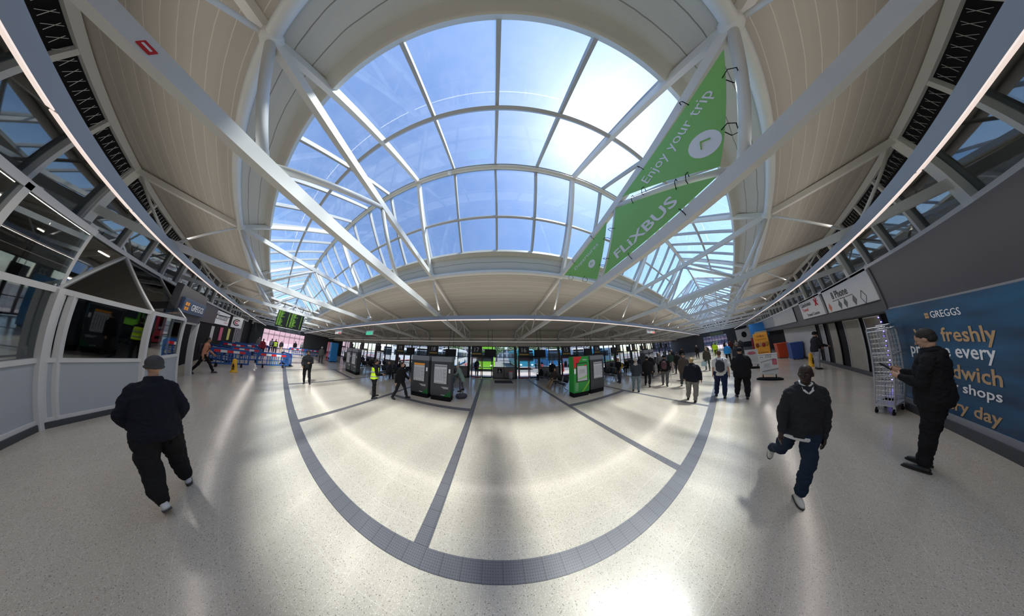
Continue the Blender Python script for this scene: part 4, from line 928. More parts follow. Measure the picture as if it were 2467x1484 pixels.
b=thing('building','pinkish building beyond the left entrance','building',(-66,0,0)); MB().box(-4,0,-25,25,-.2,12).build('wall',pink,b); MB().box(-4,.3,-25,25,12,12.5).build('parapet',CREAM,b)
b=thing('building','pinkish building beyond the right entrance','building',(84,0,0)); MB().box(0,4,-25,25,-.2,12).build('wall',pink,b); MB().box(-.3,4,-25,25,12,12.5).build('parapet',CREAM,b)
# trees
LEAF=mat('tree_leaf',(.10,.19,.045),.7,var=.4,scale=1.2); BARK=mat('tree_bark',(.10,.08,.06),.9)
def tree(x,y,h,lab,seed):
    rnd=random.Random(seed); t=thing('tree',lab,'tree',(x,y,-.1),0,'trees beyond the bus yard')
    MB().path([(0,0,0),(.1,0,h*.3),(0,.1,h*.6)],[.22,.16,.08],8).build('trunk',BARK,t,True)
    m=MB()
    for k in range(1500):
        u=rnd.random()*2*PI; v=rnd.uniform(-1,1); r=(rnd.random()**.4); q=math.sqrt(1-v*v)
        p=Vector((math.cos(u)*q*r*h*.38,math.sin(u)*q*r*h*.38,h*.62+v*r*h*.36)); s=.22
        a=Vector((rnd.uniform(-1,1),rnd.uniform(-1,1),rnd.uniform(-1,1))).normalized()*s; b=a.cross(Vector((rnd.uniform(-1,1),rnd.uniform(-1,1),rnd.uniform(-1,1)))).normalized()*s*.6
        m.add([p-a,p+b,p+a,p-b],[(0,1,2,3)])
    m.build('crown',LEAF,t)
for i,(x,y,h,lab) in enumerate(((2.2,30,8,'leafy green tree seen above gate 16'),(9.2,33,8,'leafy green tree seen above gate 15'),(17,36,9,'tall leafy tree right of the gate 15 one'),(26,36,9,'leafy tree further right beyond the yard'),(-15,38,9,'leafy tree seen above gate 19'))): tree(x,y,h,lab,i)
# ---------------------------------------------------------------- people
SKINS={'light':(.46,.27,.19),'pale':(.55,.36,.28),'tan':(.30,.16,.09),'brown':(.10,.045,.025),'dark':(.028,.015,.011)}
BAKE=[]
def cloth(c,sc_=14): 
    k='cloth_%02d_%02d_%02d'%tuple(int(99*v) for v in c); return mat(k,c,.85,spec=.2,bump=(sc_,.35),var=.12,scale=8)
def rem(o,vx,fold=0.0,seed=0,sm=2): BAKE.append((o,vx,fold,seed,sm)); return o
def leg_pts(side,hipz,hw,a,k,s,out=0.0):
    hip=Vector((side*hw,0,hipz)); L1,L2=.425*s,.41*s
    a=R(a); b=a-R(k)
    kn=hip+Vector((side*out*.5*s,math.sin(a)*L1,-math.cos(a)*L1)); an=kn+Vector((side*out*.3*s,math.sin(b)*L2,-math.cos(b)*L2))
    return hip,kn,an,b
def person(lab,x,y,head,h=1.75,skin='light',top=(.02,.02,.02),low=(.02,.02,.025),shoe=(.02,.02,.02),hair=(.03,.02,.015),hairstyle='short',
           legs=((18,4),(-14,12)),arms=((-8,12,8),(10,18,8)),lean=4,bulk=1.0,topkind='jacket',detail=0,sit=False,headpitch=0,headyaw=0,long_top=0.0,extras=(),legw=1.0,hood=None,group=None,sole=None,hem=None,footpitch=(None,None),lighttop=None,wt=0.0,shortsleeve=False):
    s=h/1.75; root=thing('person',lab,'person',(x,y,0),R(head)-PI/2,group)
    vb=.0065 if detail==2 else (.011 if detail==1 else .017); vc=.010 if detail==2 else (.014 if detail==1 else .022)
    skm=mat('skin_'+skin,SKINS[skin],.5,spec=.35,var=.08,scale=12)
    ns=8 if detail==0 else 12
    hipz=.92*s
    if sit: hipz=.52
    Ls=[]
    for i,side in enumerate((-1,1)):
        a,k=legs[i]; Ls.append(leg_pts(side,hipz,.095*s*(1+.25*(bulk-1)),a,k,s,out=.04+wt))
    # settle the lowest sole on the floor
    fp=[]
    for i in (0,1):
        b=Ls[i][3]; p=footpitch[i]
        if p is None: p = 0 if (b>-R(18)) else min(R(60),-b*0.9)     # heel lift when the shin trails
        else: p=R(p)
        fp.append(p)
    def sole_low(i): 
        an=Ls[i][2]; p=fp[i]; return min(an.z-.085*s*math.cos(p)-max(0,math.sin(p))*.17*s, an.z-.085*s*math.cos(p)+math.sin(p)*.06*s)
    dz=-min(sole_low(0),sole_low(1)) if not sit else 0
    if sit:
        dz=0
    up=Vector((0,0,dz)); hipz+=dz
    Ls=[(a+up,b+up,c+up,d) for a,b,c,d in Ls]
    ln=R(lean)
    def T(px,py,pz):  # torso point with forward lean about the hip; pz above hip
        return Vector((px, py*math.cos(ln)+pz*math.sin(ln), hipz+pz*math.cos(ln)-py*math.sin(ln)))
    bk=bulk
    def torso(B,e,lo=-.12,hi=.60,drop=0.0,n=ns+4):
        prof=[(lo-drop,.150,.105,0),(-.02,.158,.115,-.005),(.10,.150,.110,0),(.24,.150,.105,.005),(.38,.165,.112,.0),(.455,.150,.105,-.01),(.51,.105,.088,-.012),(.55,.075,.07,-.01),(.60,.06,.06,-.005)]
        rs=[]
        for z,rx,ry,oy in prof:
            if z>hi: continue
            if z>.53 and e>.015: rx+=.004-e*.45; ry+=.004-e*.45
            bb=bk if z<.2 else (1+(bk-1)*.85 if z<.3 else (1+(bk-1)*.55 if z<.4 else 1+(bk-1)*.25))
            rs.append((T(0,oy*s-(.0),z*s),(rx*bb+e)*s,(ry*bb*(1.05 if bk>1.1 else 1)+e)*s))
        B.rings(rs,n)
    hc=T(0,.015,.703*s); hp=R(headpitch)+ln*.4; HR=(Matrix.Rotation(R(headyaw),3,'Z')@Matrix.Rotation(-hp,3,'X'))
    def Hh(px,py,pz): return hc+HR@Vector((px*s,py*s,pz*s))
    # ---- arms
    A=[]
    for i,side in enumerate((-1,1)):
        sw,el,ab=arms[i][:3]; inn=arms[i][3] if len(arms[i])>3 else 0
        S=T(side*.172*s*(1+.30*(bk-1)),-.01,.455*s); sw_=R(sw); ab_=R(ab)
        d1=Vector((side*math.sin(ab_),math.sin(sw_)*math.cos(ab_),-math.cos(sw_)*math.cos(ab_)))
        E=S+d1*.285*s; sw2=R(sw+el); i_=R(inn)
        d2=Vector((side*math.sin(ab_*.4)*math.cos(i_)-side*math.sin(i_),math.sin(sw2)*math.cos(i_),-math.cos(sw2)*math.cos(i_))).normalized()
        W=E+d2*.255*s; A.append((S,E,W,d1,d2,side))
    # ---- body (one continuous skin surface)
    B=MB(); torso(B,-.012 if topkind!='none' else 0)
    B.limb([T(0,-.005,.52*s),T(0,.0,.60*s),Hh(0,-.012,-.07)],[.058*s,.052*s,.052*s],ns)
    B.ell(Hh(0,-.012,.022),(.073*s,.092*s,.098*s),ns+4,10,HR); B.ell(Hh(0,.022,-.045),(.056*s,.062*s,.066*s),ns+2,8,HR); B.ell(Hh(0,.048,-.083),(.028*s,.026*s,.024*s),ns,6,HR)
    B.limb([Hh(0,.082,.012),Hh(0,.100,-.018)],[.010*s,.014*s],8); B.ell(Hh(0,.070,.034),(.046*s,.016*s,.011*s),10,6,HR); B.ell(Hh(0,.078,-.052),(.024*s,.014*s,.010*s),10,6,HR)
    for sd in (-1,1): 
        B.ell(Hh(sd*.074,-.008,-.005),(.010*s,.018*s,.030*s),8,6,HR); B.ell(Hh(sd*.038,.058,-.018),(.022*s,.022*s,.022*s),8,6,HR)
    for (S,E,W,d1,d2,sd) in A:
        B.limb([S,S+d1*.12*s,E,E+d2*.08*s,W],[.047*s,.044*s,.036*s,.038*s,.025*s],ns)
        # hand: palm, four fingers, thumb
        side_v=Vector((sd,0,0)); n_=(side_v-d2*side_v.dot(d2)).normalized(); fwd=n_.cross(d2).normalized()
        if fwd.y<0 and abs(d2.z)>.5: fwd=-fwd
        if abs(d2.z)<=.5 and fwd.z<0: fwd=-fwd
        grip=('grip' in extras and sd==1) or ('phone' in extras and sd==1)
        curl=R(72 if grip else 22); pin=-n_
        B.limb([W-d2*.02*s,W+d2*.04*s,W+d2*.082*s],[.024*s,.028*s,.026*s],ns,side=n_,flat=1.35)
        for f,(o,L,rr) in enumerate(((.030,.070,.0092),(.011,.078,.0095),(-.009,.072,.0092),(-.028,.056,.0082))):
            p0=W+d2*.078*s+fwd*o*s; q1=(d2*math.cos(curl*.35)+pin*math.sin(curl*.35)); q2=(d2*math.cos(curl)+pin*math.sin(curl)); q3=(d2*math.cos(curl*1.6)+pin*math.sin(curl*1.6))
            p1=p0+q1*L*.45*s; p2=p1+q2*L*.32*s; p3=p2+q3*L*.25*s; r0=rr*(1.0 if detail==2 else 1.25)*s
            B.limb([p0,p1,p2,p3],[r0*1.05,r0,r0*.92,r0*.8],8)
        t0=W+d2*.025*s+fwd*.022*s; t1=t0+(d2*.6+fwd*.75+pin*.25).normalized()*.038*s; t2=t1+(d2*.9+fwd*.25+pin*.35).normalized()*.030*s
        B.limb([t0,t1,t2],[.0125*s,.0112*s,.0095*s],8)
    for hip,kn,an,b in Ls: B.limb([hip,kn,an],[.07*s,.045*s,.032*s],ns)
    bo=rem(B.build('body',skm,root,True),vb,0,0,2)
    # ---- top
    tm=cloth(top) ; J=MB(); e=.030 if topkind=='jacket' else (.024 if topkind=='hoodie' else .019)
    torso(J,e,lo=-.10,hi=.56 if (topkind=='tee' or 'shirtcollar' in extras) else .605,drop=long_top)
    for (S,E,W,d1,d2,sd) in A:
        er=1.0 if topkind!='tee' else .93; q=(e-.012)*s
        if shortsleeve: J.limb([S,S+d1*.09*s,S+d1*.2*s],[.058*s+q,.056*s+q,.056*s+q],ns)
        else: J.limb([S-Vector((sd*.02*s,0,-.004)),S+d1*.10*s,E,E+d2*.1*s,W-d2*.012*s],[.056*s+q*.9,.054*s+q,.049*s+q,.046*s+q,.034*s+q*.6],ns)
    J.limb([T(-.165*s*(1+.3*(bk-1)),-.01,.45*s),T(-.075*s,-.015,.505*s),T(.075*s,-.015,.505*s),T(.165*s*(1+.3*(bk-1)),-.01,.45*s)],[.060*s,.064*s,.064*s,.060*s],ns)
    rem(J.build({'jacket':'jacket','hoodie':'hooded_top','tee':'shirt'}[topkind],tm,root,True),vc,.020 if detail==2 else .015,len(lab)*7%97,4)
    if topkind in('jacket','hoodie') or hood:
        K=MB(); cpt=T(0,-.01,.575*s)
        if hood or topkind=='hoodie':
            K.path([T(0,.075,.50*s),T(.075*s,.03,.555*s),T(.085*s,-.03,.575*s),T(.04*s,-.085,.57*s),T(-.04*s,-.085,.57*s),T(-.085*s,-.03,.575*s),T(-.075*s,.03,.555*s),T(0,.075,.50*s)],.026*s,8)
            K.ell(T(0,-.105,.50*s),(.10*s,.05*s,.085*s),12,8)
        else: K.path([T(0,.062,.525*s),T(.062*s,.02,.575*s),T(.05*s,-.05,.59*s),T(-.05*s,-.05,.59*s),T(-.062*s,.02,.575*s),T(0,.062,.525*s)],.020*s,8)
        rem(K.build('hood' if (hood or topkind=='hoodie') else 'collar',cloth(hood) if hood else tm,root,True),vc*.7,.003,3,2)
    # ---- trousers
    P=MB(); P.rings([(Vector((0,0,hipz-.16*s)),.12*s,.09*s),(Vector((0,0,hipz-.10*s)),(.150*bk+.012)*s,(.112*bk+.008)*s),(T(0,-.005,0),(.158*bk+.010)*s,(.115*bk+.008)*s),(T(0,0,.07*s),(.15*bk+.008)*s,(.108*bk+.008)*s)],ns+4)
    for hip,kn,an,b in Ls:
        sh=(an-kn).normalized(); P.limb([hip-Vector((0,0,.02)),hip*.55+kn*.45,kn,kn*.5+an*.5,an-sh*.035*s],[.098*s*(.6+.4*bk)*min(legw,1.25),.086*s*legw,.066*s*legw,.060*s*legw,.052*s*min(legw,1.3)],ns)
    rem(P.build('trousers',cloth(low),root,True),vc,.020,len(lab)*5%89,2)
    # ---- shoes
    shm=mat('shoe_%02d%02d%02d'%tuple(int(99*v) for v in shoe),shoe,.4 if max(shoe)<.1 else .6)
    for i,(hip,kn,an,b) in enumerate(Ls):
        p=fp[i]; yaw=(-1,1)[i]*R(-7); RM=Matrix.Rotation(yaw,3,'Z')@Matrix.Rotation(-p,3,'X')
        def Fp(px,py,pz): return an+RM@Vector((px*s,py*s,pz*s))
        S_=MB(); S_.limb([Fp(0,-.045,-.045),Fp(0,.01,-.045),Fp(0,.08,-.052),Fp(0,.14,-.058)],[.036*s,.040*s,.040*s,.030*s],10,side=(0,0,1),flat=1.12)
        S_.limb([Fp(0,-.02,-.03),Fp(0,-.01,.01)],[.040*s,.040*s],10)
        rem(S_.build('shoe',shm,root,True),vc*.55 if detail else .014,0,0,2)
        so=MB(); pts=[(-.036,-.075),(-.042,0),(-.044,.09),(-.036,.15),(-.012,.182),(.016,.180),(.038,.145),(.044,.09),(.040,0),(.034,-.075),(0,-.092)]
        q=[Fp(a_,b_,-.088) for a_,b_ in pts]; so.prism(q,RM@Vector((0,0,.022*s))); so.build('sole',mat('sole_dark',(.02,.02,.02),.7) if sole is None else mat('sole_light',sole,.6),root)
    # ---- hair / hat / face
    hm=mat('hair_%02d%02d%02d'%tuple(int(99*v) for v in hair),hair,.7,bump=(60,.6),var=.3,scale=30)
    if hairstyle!='bald':
        HB=MB()
        if hairstyle=='beanie':
            HB.ell(Hh(0,-.016,.050),(.094*s,.110*s,.092*s),14,10,HR); HB.path([Hh(.090*math.cos(t),-.014+.106*math.sin(t),.006) for t in [k*PI/8 for k in range(17)]],.014*s,8)
        elif hairstyle=='cap':
            HB.ell(Hh(0,-.012,.055),(.080*s,.098*s,.070*s),14,10,HR); HB.ell(Hh(0,.105,.045),(.06*s,.06*s,.010*s),12,6,HR)
        elif hairstyle=='long': HB.ell(Hh(0,-.028,.035),(.084*s,.095*s,.095*s),14,10,HR); HB.limb([Hh(0,-.075,.0),Hh(0,-.09,-.12),Hh(0,-.10,-.20)],[.055*s,.05*s,.03*s],10,side=(0,1,0),flat=1.4)
        elif hairstyle=='bun': HB.ell(Hh(0,-.025,.035),(.080*s,.094*s,.094*s),14,10,HR); HB.ell(Hh(0,-.11,.03),(.05*s,.05*s,.05*s),10,8,HR); HB.ell(Hh(.0,-.12,-.03),(.06*s,.03*s,.07*s),10,8,HR)
        elif hairstyle=='afro': HB.ell(Hh(0,-.028,.055),(.098*s,.10*s,.095*s),14,10,HR)
        else: HB.ell(Hh(0,-.026,.040),(.078*s,.092*s,.090*s),16,12,HR); HB.ell(Hh(0,-.05,-.01),(.072*s,.062*s,.06*s),12,8,HR)
        hn={'beanie':'beanie','cap':'cap'}.get(hairstyle,'hair')
        rem(HB.build(hn,cloth(hair,40) if hn!='hair' else hm,root,True),.008 if detail else .014,.004,9,1)
    if detail:
        for sd in (-1,1):
            ey=MB().ell(Hh(sd*.030,.0745,.011),(.0115*s,.0075*s,.0052*s),10,8,HR).build('eye',mat('eye_white',(.34,.31,.29),.3),root,True); MB().ell(Hh(sd*.030,.0800,.011),(.0055*s,.0028*s,.0050*s),8,6,HR).build('pupil',BLK,ey,True)
            MB().path([Hh(sd*.014,.083,.031),Hh(sd*.030,.083,.036),Hh(sd*.047,.073,.031)],.0035*s,6).build('eyebrow',hm if hairstyle!='bald' else BLK,root,True)
        MB().path([Hh(-.024,.086,-.050),Hh(0,.094,-.048),Hh(.024,.086,-.050)],[.003*s,.005*s,.003*s],6).build('lips',mat('lips_'+skin,tuple(v*.7+.02*(j==0) for j,v in enumerate(SKINS[skin])),.5),root,True)
    if 'shirtcollar' in extras:
        cm=MB(); 
        for sd in (-1,1): cm.add([T(sd*.004,.093,.50*s),T(sd*.062*s,.070,.565*s),T(sd*.070*s,.02,.60*s),T(sd*.058*s,.0,.585*s),T(sd*.05*s,.100,.52*s)],[(0,4,1),(1,2,3)])
        cm.path([T(0,.070,.545*s),T(.060*s,.028,.583*s),T(.05*s,-.045,.60*s),T(-.05*s,-.045,.60*s),T(-.060*s,.028,.583*s),T(0,.070,.545*s)],.013*s,8); 
        cm.path([T(-.005,.112,.475*s),T(.05*s,.105,.53*s)],.012*s,6); cm.path([T(.005,.112,.475*s),T(-.05*s,.105,.53*s)],.012*s,6)
        cm.build('shirt_collar',mat('shirt_white',(.60,.61,.63),.6),root,True)
    if hem: 
        hb=MB(); hb.rings([(T(0,.0,-.135*s),(.158*bk+.020)*s,(.118*bk+.016)*s),(T(0,0,-.085*s),(.158*bk+.024)*s,(.118*bk+.018)*s)],20); hb.build('shirt_hem',mat('shirt_white',(.60,.61,.63),.6),root,True)
    if 'hivis' in extras:
        V=MB(); torso(V,e+.014,lo=-.05,hi=.50); rem(V.build('hi_vis_vest',mat('hivis',(.55,.80,.02),.6,emit=(.5,.8,.02),es=.05),root,True),vc,.004,1,2)
        for z in (.05,.25):
            q=MB(); q.rings([(T(0,0,z*s),(.152*bk+e+.022)*s,(.110*bk+e+.022)*s),(T(0,0,(z+.045)*s),(.152*bk+e+.022)*s,(.110*bk+e+.022)*s)],20); q.build('reflective_band',SILV,root)
    for ex in extras:
        if isinstance(ex,tuple) and ex[0]=='pack':
            K=MB(); K.ell(T(0,-.20*bk,.27*s),(.15*s,.10*s,.22*s),14,10); K.ell(T(0,-.19*bk,.14*s),(.15*s,.10*s,.12*s),14,8); rem(K.build('backpack',mat('pack_%02d%02d'%(int(99*ex[1][0]),int(99*ex[1][2])),ex[1],.7,var=.5 if len(ex)>2 else .1,scale=14),root,True),vc,.004,2,2)
            for sd in (-1,1): MB().path([T(sd*.09*s,-.13*bk,.42*s),T(sd*.10*s,-.06,.525*s),T(sd*.105*s,.07,.47*s),T(sd*.12*s,.13*bk,.3*s),T(sd*.14*s,.05,.14*s),T(sd*.12*s,-.12*bk,.12*s)],.016*s,6).build('backpack_strap',BLK,root,True)
        if isinstance(ex,tuple) and ex[0]=='bag':   # carrier bag in right hand, its own thing
            W=A[1][2]+A[1][4]*.10*s
            wp=Matrix.Translation((x,y,0))@Matrix.Rotation(R(head)-PI/2,4,'Z')@W
            b_=thing(ex[3],ex[2],'bag',(wp.x,wp.y,wp.z-.42),R(head)); MB().bbox(-.09,.09,-.17,.17,0,.34,.03).build('bag_body',mat('bag_'+ex[3]+'%02d'%int(99*ex[1][1]),ex[1],.6,var=.3,scale=14),b_); MB().path([(0,-.09,.33),(0,-.02,.42),(0,.02,.42),(0,.09,.33)],.008,6).build('bag_handle',BLK,b_,True)
        if isinstance(ex,tuple) and ex[0]=='stick':
            W=A[1][2]+A[1][4]*.08*s
            wp=Matrix.Translation((x,y,0))@Matrix.Rotation(R(head)-PI/2,4,'Z')@W
            st=thing('walking_stick','grey walking stick held by the person with the patterned rucksack','walking stick',(wp.x,wp.y,0)); MB().tube((.08,-.02,0),(0,0,wp.z),.012,8).build('shaft',SILV,st,True); MB().beam((-.04,0,wp.z),(.06,0,wp.z),.03,.03).build('handle',BLK,st)
    if 'phone' in extras:
        S,E,W,d1,d2,sd=A[1]
        side_v=Vector((sd,0,0)); n_=(side_v-d2*side_v.dot(d2)).normalized()
        ctr=W+d2*.115*s-n_*.035*s; wp=Matrix.Translation((x,y,0))@Matrix.Rotation(R(head)-PI/2,4,'Z')@ctr
        ph=thing('phone','black phone held up in the right hand of the man in black by the mural' ,'phone',wp,R(head)-PI/2); 
        vec=Vector((0,.80,.60)).normalized(); MB().beam(-vec*.02,vec*.135,.072,.010,up=(0,-.6,.8)).build('phone_case',BLK,ph); MB().beam(-vec*.012+Vector((0,-.0035,.0045)),vec*.127+Vector((0,-.0035,.0045)),.064,.002,up=(0,-.6,.8)).build('screen',MONM,ph)
    root['_s']=s
    del root['_s']
    return root,A,Ls

BK=(.012,.012,.015); NV=(.015,.02,.04)
person('man in a dark grey beanie and black coat walking away on the left',-3.55,-1.50,204,1.70,'light',top=(.010,.011,.018),low=(.011,.011,.013),shoe=(.55,.56,.58),hair=(.06,.06,.06),hairstyle='beanie',legs=((-14,14),(10,2)),arms=((4,34,20,24),(-2,36,20,24)),lean=3,bulk=1.38,detail=2,legw=1.55,long_top=.02,wt=.02,sole=(.05,.05,.05))
person('bald man in a black hooded top with a white shirt collar striding across the floor',4.10,-0.99,184,1.74,'dark',top=(.020,.021,.024),low=(.012,.022,.045),shoe=(.55,.55,.52),hairstyle='bald',topkind='hoodie',legs=((14,4),(-20,46)),arms=((-8,12,9),(6,22,10)),lean=5,bulk=1.14,detail=2,legw=1.15,extras=('shirtcollar',),hem=1,headyaw=-32,sole=(.45,.45,.42),footpitch=(0,58))
person('man in black looking at his phone in front of the blue mural',5.83,-2.91,52,1.80,'light',top=(.012,.012,.015),low=(.012,.012,.015),shoe=(.012,.012,.012),hair=(.012,.010,.009),topkind='hoodie',legs=((0,0),(5,3)),arms=((12,95,6,30),(20,92,6,12)),lean=0,bulk=1.28,detail=2,legw=1.2,headpitch=22,extras=('phone',),hood=(.012,.012,.015))
person('steward in a yellow hi-vis vest standing near the timetable kiosks',-5.12,2.98,70,1.76,'light',top=BK,low=BK,hair=(.03,.02,.015),legs=((4,2),(-4,3)),arms=((10,60,6,20),(8,70,6,20)),detail=1,extras=('hivis',),bulk=1.05,headpitch=15)
person('bearded man in black walking past the left timetable kiosk',-4.03,3.55,15,1.72,'light',top=BK,low=(.02,.02,.025),hair=(.03,.02,.015),legs=((20,5),(-14,15)),arms=((15,30,8),(-15,10,8)),detail=1,bulk=1.3)
person('young person in a black padded jacket alone on the open floor',-9.1,1.15,-10,1.72,'tan',top=(.018,.02,.018),low=BK,hair=(.012,.01,.01),hairstyle='afro',legs=((5,3),(-4,4)),arms=((10,85,8,30),(6,50,8,10)),detail=1,bulk=1.2,headpitch=15)
person('woman in a peach top with a black rucksack walking towards the barriers on the left',-11.6,-3.25,95,1.62,'tan',top=(.50,.22,.13),low=BK,hair=(.012,.01,.01),hairstyle='bun',legs=((28,5),(-24,15)),arms=((20,30,8),(-15,20,8)),detail=1,topkind='tee',extras=(('pack',(.015,.015,.02)),))
person('older person in a sage green coat bending over the seats by the kiosks',-1.72,5.6,190,1.62,'pale',top=(.26,.35,.32),low=(.16,.16,.20),hair=(.45,.42,.36),legs=((5,6),(-6,6)),arms=((35,30,8),(25,30,8)),lean=22,detail=1,long_top=.22,bulk=1.2,extras=(('bag',(.03,.14,.16),'teal and white shopping bag held by the person in the sage coat','shopping_bag'),))
person('seated person in black beside the person in the sage coat',-2.7,5.45,0,1.65,'light',top=BK,low=BK,hair=(.35,.33,.3),legs=((82,82),(78,84)),arms=((20,60,6,20),(20,60,6,20)),sit=True)
person('person in tan trousers lying back on the seats behind the green kiosk',4.3,6.2,200,1.72,'light',top=(.05,.04,.035),low=(.30,.22,.15),legs=((60,30),(52,22)),arms=((20,60,6,20),(20,60,6,20)),sit=True,lean=-22,shoe=(.03,.02,.02))
person('dark figure standing behind the green kiosk',4.9,7.1,250,1.72,'light',top=BK,low=BK,hair=(.4,.4,.4),hairstyle='cap',bulk=1.2)
person('small seated figure in black near gate 15',4.42,7.95,180,1.4,'tan',top=BK,low=BK,sit=True,legs=((80,80),(80,80)))
person('person standing in the open gate 17 doorway in dark clothes',-1.3,9.3,90,1.75,'light',top=BK,low=BK,hair=(.5,.5,.5))
person('slim man in a black t-shirt carrying a yellow bag beyond the kiosks',9.05,4.8,170,1.72,'tan',top=(.015,.015,.018),low=(.05,.055,.07),hair=(.25,.06,.03),hairstyle='cap',topkind='tee',shortsleeve=True,legs=((6,4),(-6,5)),arms=((6,20,6),(-4,15,6)),detail=1,bulk=.92,extras=(('pack',(.65,.45,.02)),))
person('person in a grey hood and pale jeans standing beyond the kiosks',7.75,3.18,20,1.74,'light',top=(.035,.045,.055),low=(.14,.19,.22),hood=(.38,.36,.34),hair=(.38,.36,.34),hairstyle='beanie',legs=((3,2),(-3,3)),arms=((6,40,8,20),(6,40,8,20)),detail=1,bulk=1.05)
person('person in a black hooded coat walking beside the grey hooded one',9.3,3.15,12,1.72,'light',top=BK,low=BK,hair=BK,hairstyle='beanie',legs=((14,5),(-14,12)),detail=1,bulk=1.2)
person('person with a patterned dark rucksack and a walking stick',9.95,2.42,5,1.70,'light',top=BK,low=(.11,.11,.12),hair=BK,hairstyle='beanie',legs=((12,5),(-12,8)),detail=1,bulk=1.25,legw=1.2,extras=(('pack',(.08,.03,.04),1),('stick',)))
person('woman with a blonde bun in a wide black jacket and grey trousers walking away',7.85,.92,2,1.66,'light',top=(.010,.011,.013),low=(.19,.18,.17),hair=(.36,.25,.12),hairstyle='bun',legs=((10,4),(-10,5)),arms=((6,14,16),(-2,14,16)),detail=1,bulk=1.42,legw=1.35,long_top=.03)
person('man in a brown coat walking just ahead of the blonde woman',10.2,1.55,4,1.70,'light',top=(.07,.055,.045),low=(.05,.05,.06),hair=(.07,.065,.06),hairstyle='cap',legs=((10,4),(-14,8)),detail=1,bulk=1.1,long_top=.12,shoe=(.4,.4,.4))
person('man in a white t-shirt and navy trousers with a small black backpack',8.95,.05,0,1.78,'light',top=(.62,.62,.63),low=(.012,.02,.06),hair=(.09,.05,.03),topkind='tee',shortsleeve=True,legs=((10,4),(-8,6)),arms=((4,8,10),(-2,10,12)),detail=1,bulk=1.25,legw=1.25,extras=(('pack',(.02,.022,.035)),))
person('man in baggy black clothes and a black cap walking right of the white t-shirt',9.15,-.62,3,1.78,'light',top=(.013,.012,.011),low=(.018,.016,.012),hair=BK,hairstyle='beanie',legs=((8,4),(-8,6)),arms=((10,40,14,14),(8,40,14,14)),detail=1,bulk=1.5,legw=1.45,long_top=.1)
person('person in an olive coat with a pale blue bag in the middle distance',16.4,.85,180,1.66,'light',top=(.06,.055,.04),low=(.06,.08,.07),legs=((14,5),(-14,10)),hair=(.1,.08,.07),extras=(('bag',(.35,.50,.55),'pale blue carrier bag held by the person in the olive coat','carrier_bag'),),bulk=1.1)
person('white-haired person in a bright blue jacket and black shorts walking away',20.5,-.55,0,1.68,'pale',top=(.03,.25,.60),low=(.02,.02,.02),hair=(.6,.58,.52),legs=((12,4),(-10,8)),bulk=1.25)
person('large person in a dark padded coat beside the pavement sign',15.5,-.95,5,1.78,'light',top=(.03,.035,.04),low=BK,hair=(.2,.2,.2),hairstyle='beanie',bulk=1.4,long_top=.15)
person('cleaner in a navy top and pale patterned trousers at the shop door',15.6,-4.35,-75,1.72,'light',top=(.018,.02,.028),low=(.32,.33,.36),hair=BK,hairstyle='beanie',legs=((3,2),(-3,3)),arms=((15,40,8,10),(20,50,8,10)),detail=1,bulk=1.3,legw=1.2,lean=8)
person('white-haired person with a small dark bag near the right kiosks',12.6,4.0,10,1.68,'pale',top=BK,low=BK,hair=(.6,.6,.6),bulk=1.1)
person('white-capped person in grey behind the white-haired one',13.8,3.7,10,1.72,'light',top=(.12,.12,.13),low=BK,hair=(.6,.6,.6),hairstyle='cap',bulk=1.1)
person('person in a green scarf and pale pink trousers near the right kiosks',15.2,3.2,190,1.66,'light',top=(.03,.06,.05),low=(.40,.30,.28),hair=(.45,.45,.45),hairstyle='cap')
SPEC=[(14.6,2.6,30,BK,BK,'person in black near the pale pink trousers'),(17.8,3.6,200,BK,(.1,.1,.12),'person in black crossing towards the right gates'),(21.0,4.2,180,(.02,.02,.08),(.25,.25,.28),'person in a navy jacket and light trousers by the far right gates'),(23.5,3.6,175,BK,BK,'tall dark figure by the far right gates'),(27.5,2.4,180,BK,BK,'person in black walking towards the camera far down the right'),
(24.5,1.2,0,(.05,.06,.05),BK,'person in a dark green coat far down the hall'),(30.5,.4,0,(.5,.75,.03),BK,'person in a lime jacket far down the hall on the right'),(33.0,.6,180,(.45,.7,.03),(.45,.7,.03),'second person in lime clothes by the right entrance'),(36.0,-.8,0,BK,BK,'dark figure close to the right entrance'),(26.5,-1.6,0,(.06,.06,.05),BK,'person in a dark coat left of the orange advert'),(29.5,-2.2,185,(.04,.04,.05),BK,'dark coated person beside the far right posters'),(32.2,-1.3,180,(.08,.02,.02),BK,'person in dark red far down the right'),(38.5,.9,5,(.1,.1,.14),BK,'furthest figure on the right by the entrance'),
(-20.2,-1.7,20,(.22,.02,.04),BK,'grey-haired person in a dark red coat behind the barriers'),(-26.0,-2.6,0,(.16,.15,.15),BK,'person in grey raising an arm by the store'),(-28.3,-1.4,185,(.35,.33,.36),BK,'person in pale grey by the pink-lit entrance'),(-27.2,-.2,175,(.03,.025,.03),(.50,.34,.20),'person in a dark jacket and tan trousers walking out on the left'),(-29.5,1.6,0,BK,(.2,.2,.25),'dark figure near the pink-lit entrance'),(-31.5,2.7,0,(.3,.3,.33),BK,'pale figure by the pink-lit entrance barriers'),
(-17.6,3.4,170,(.10,.11,.10),(.05,.05,.05),'person in a grey rucksack and coat near the red vending machine'),(-6.4,9.8,90,(.4,.7,.02),BK,'yard worker in lime outside gate 18')]
for i,(x,y,hd,tp,lw,lab) in enumerate(SPEC):
    person(lab,x,y,hd,1.64+.02*(i*7%8),['light','tan','pale'][i%3],top=tp,low=lw,hair=[(.03,.02,.015),(.4,.4,.38),BK][i%3],hairstyle=['short','cap','long','beanie'][i%4],legs=((8+i%3*5,4),(-8-i%3*3,8)),bulk=1.05+.08*(i%4))
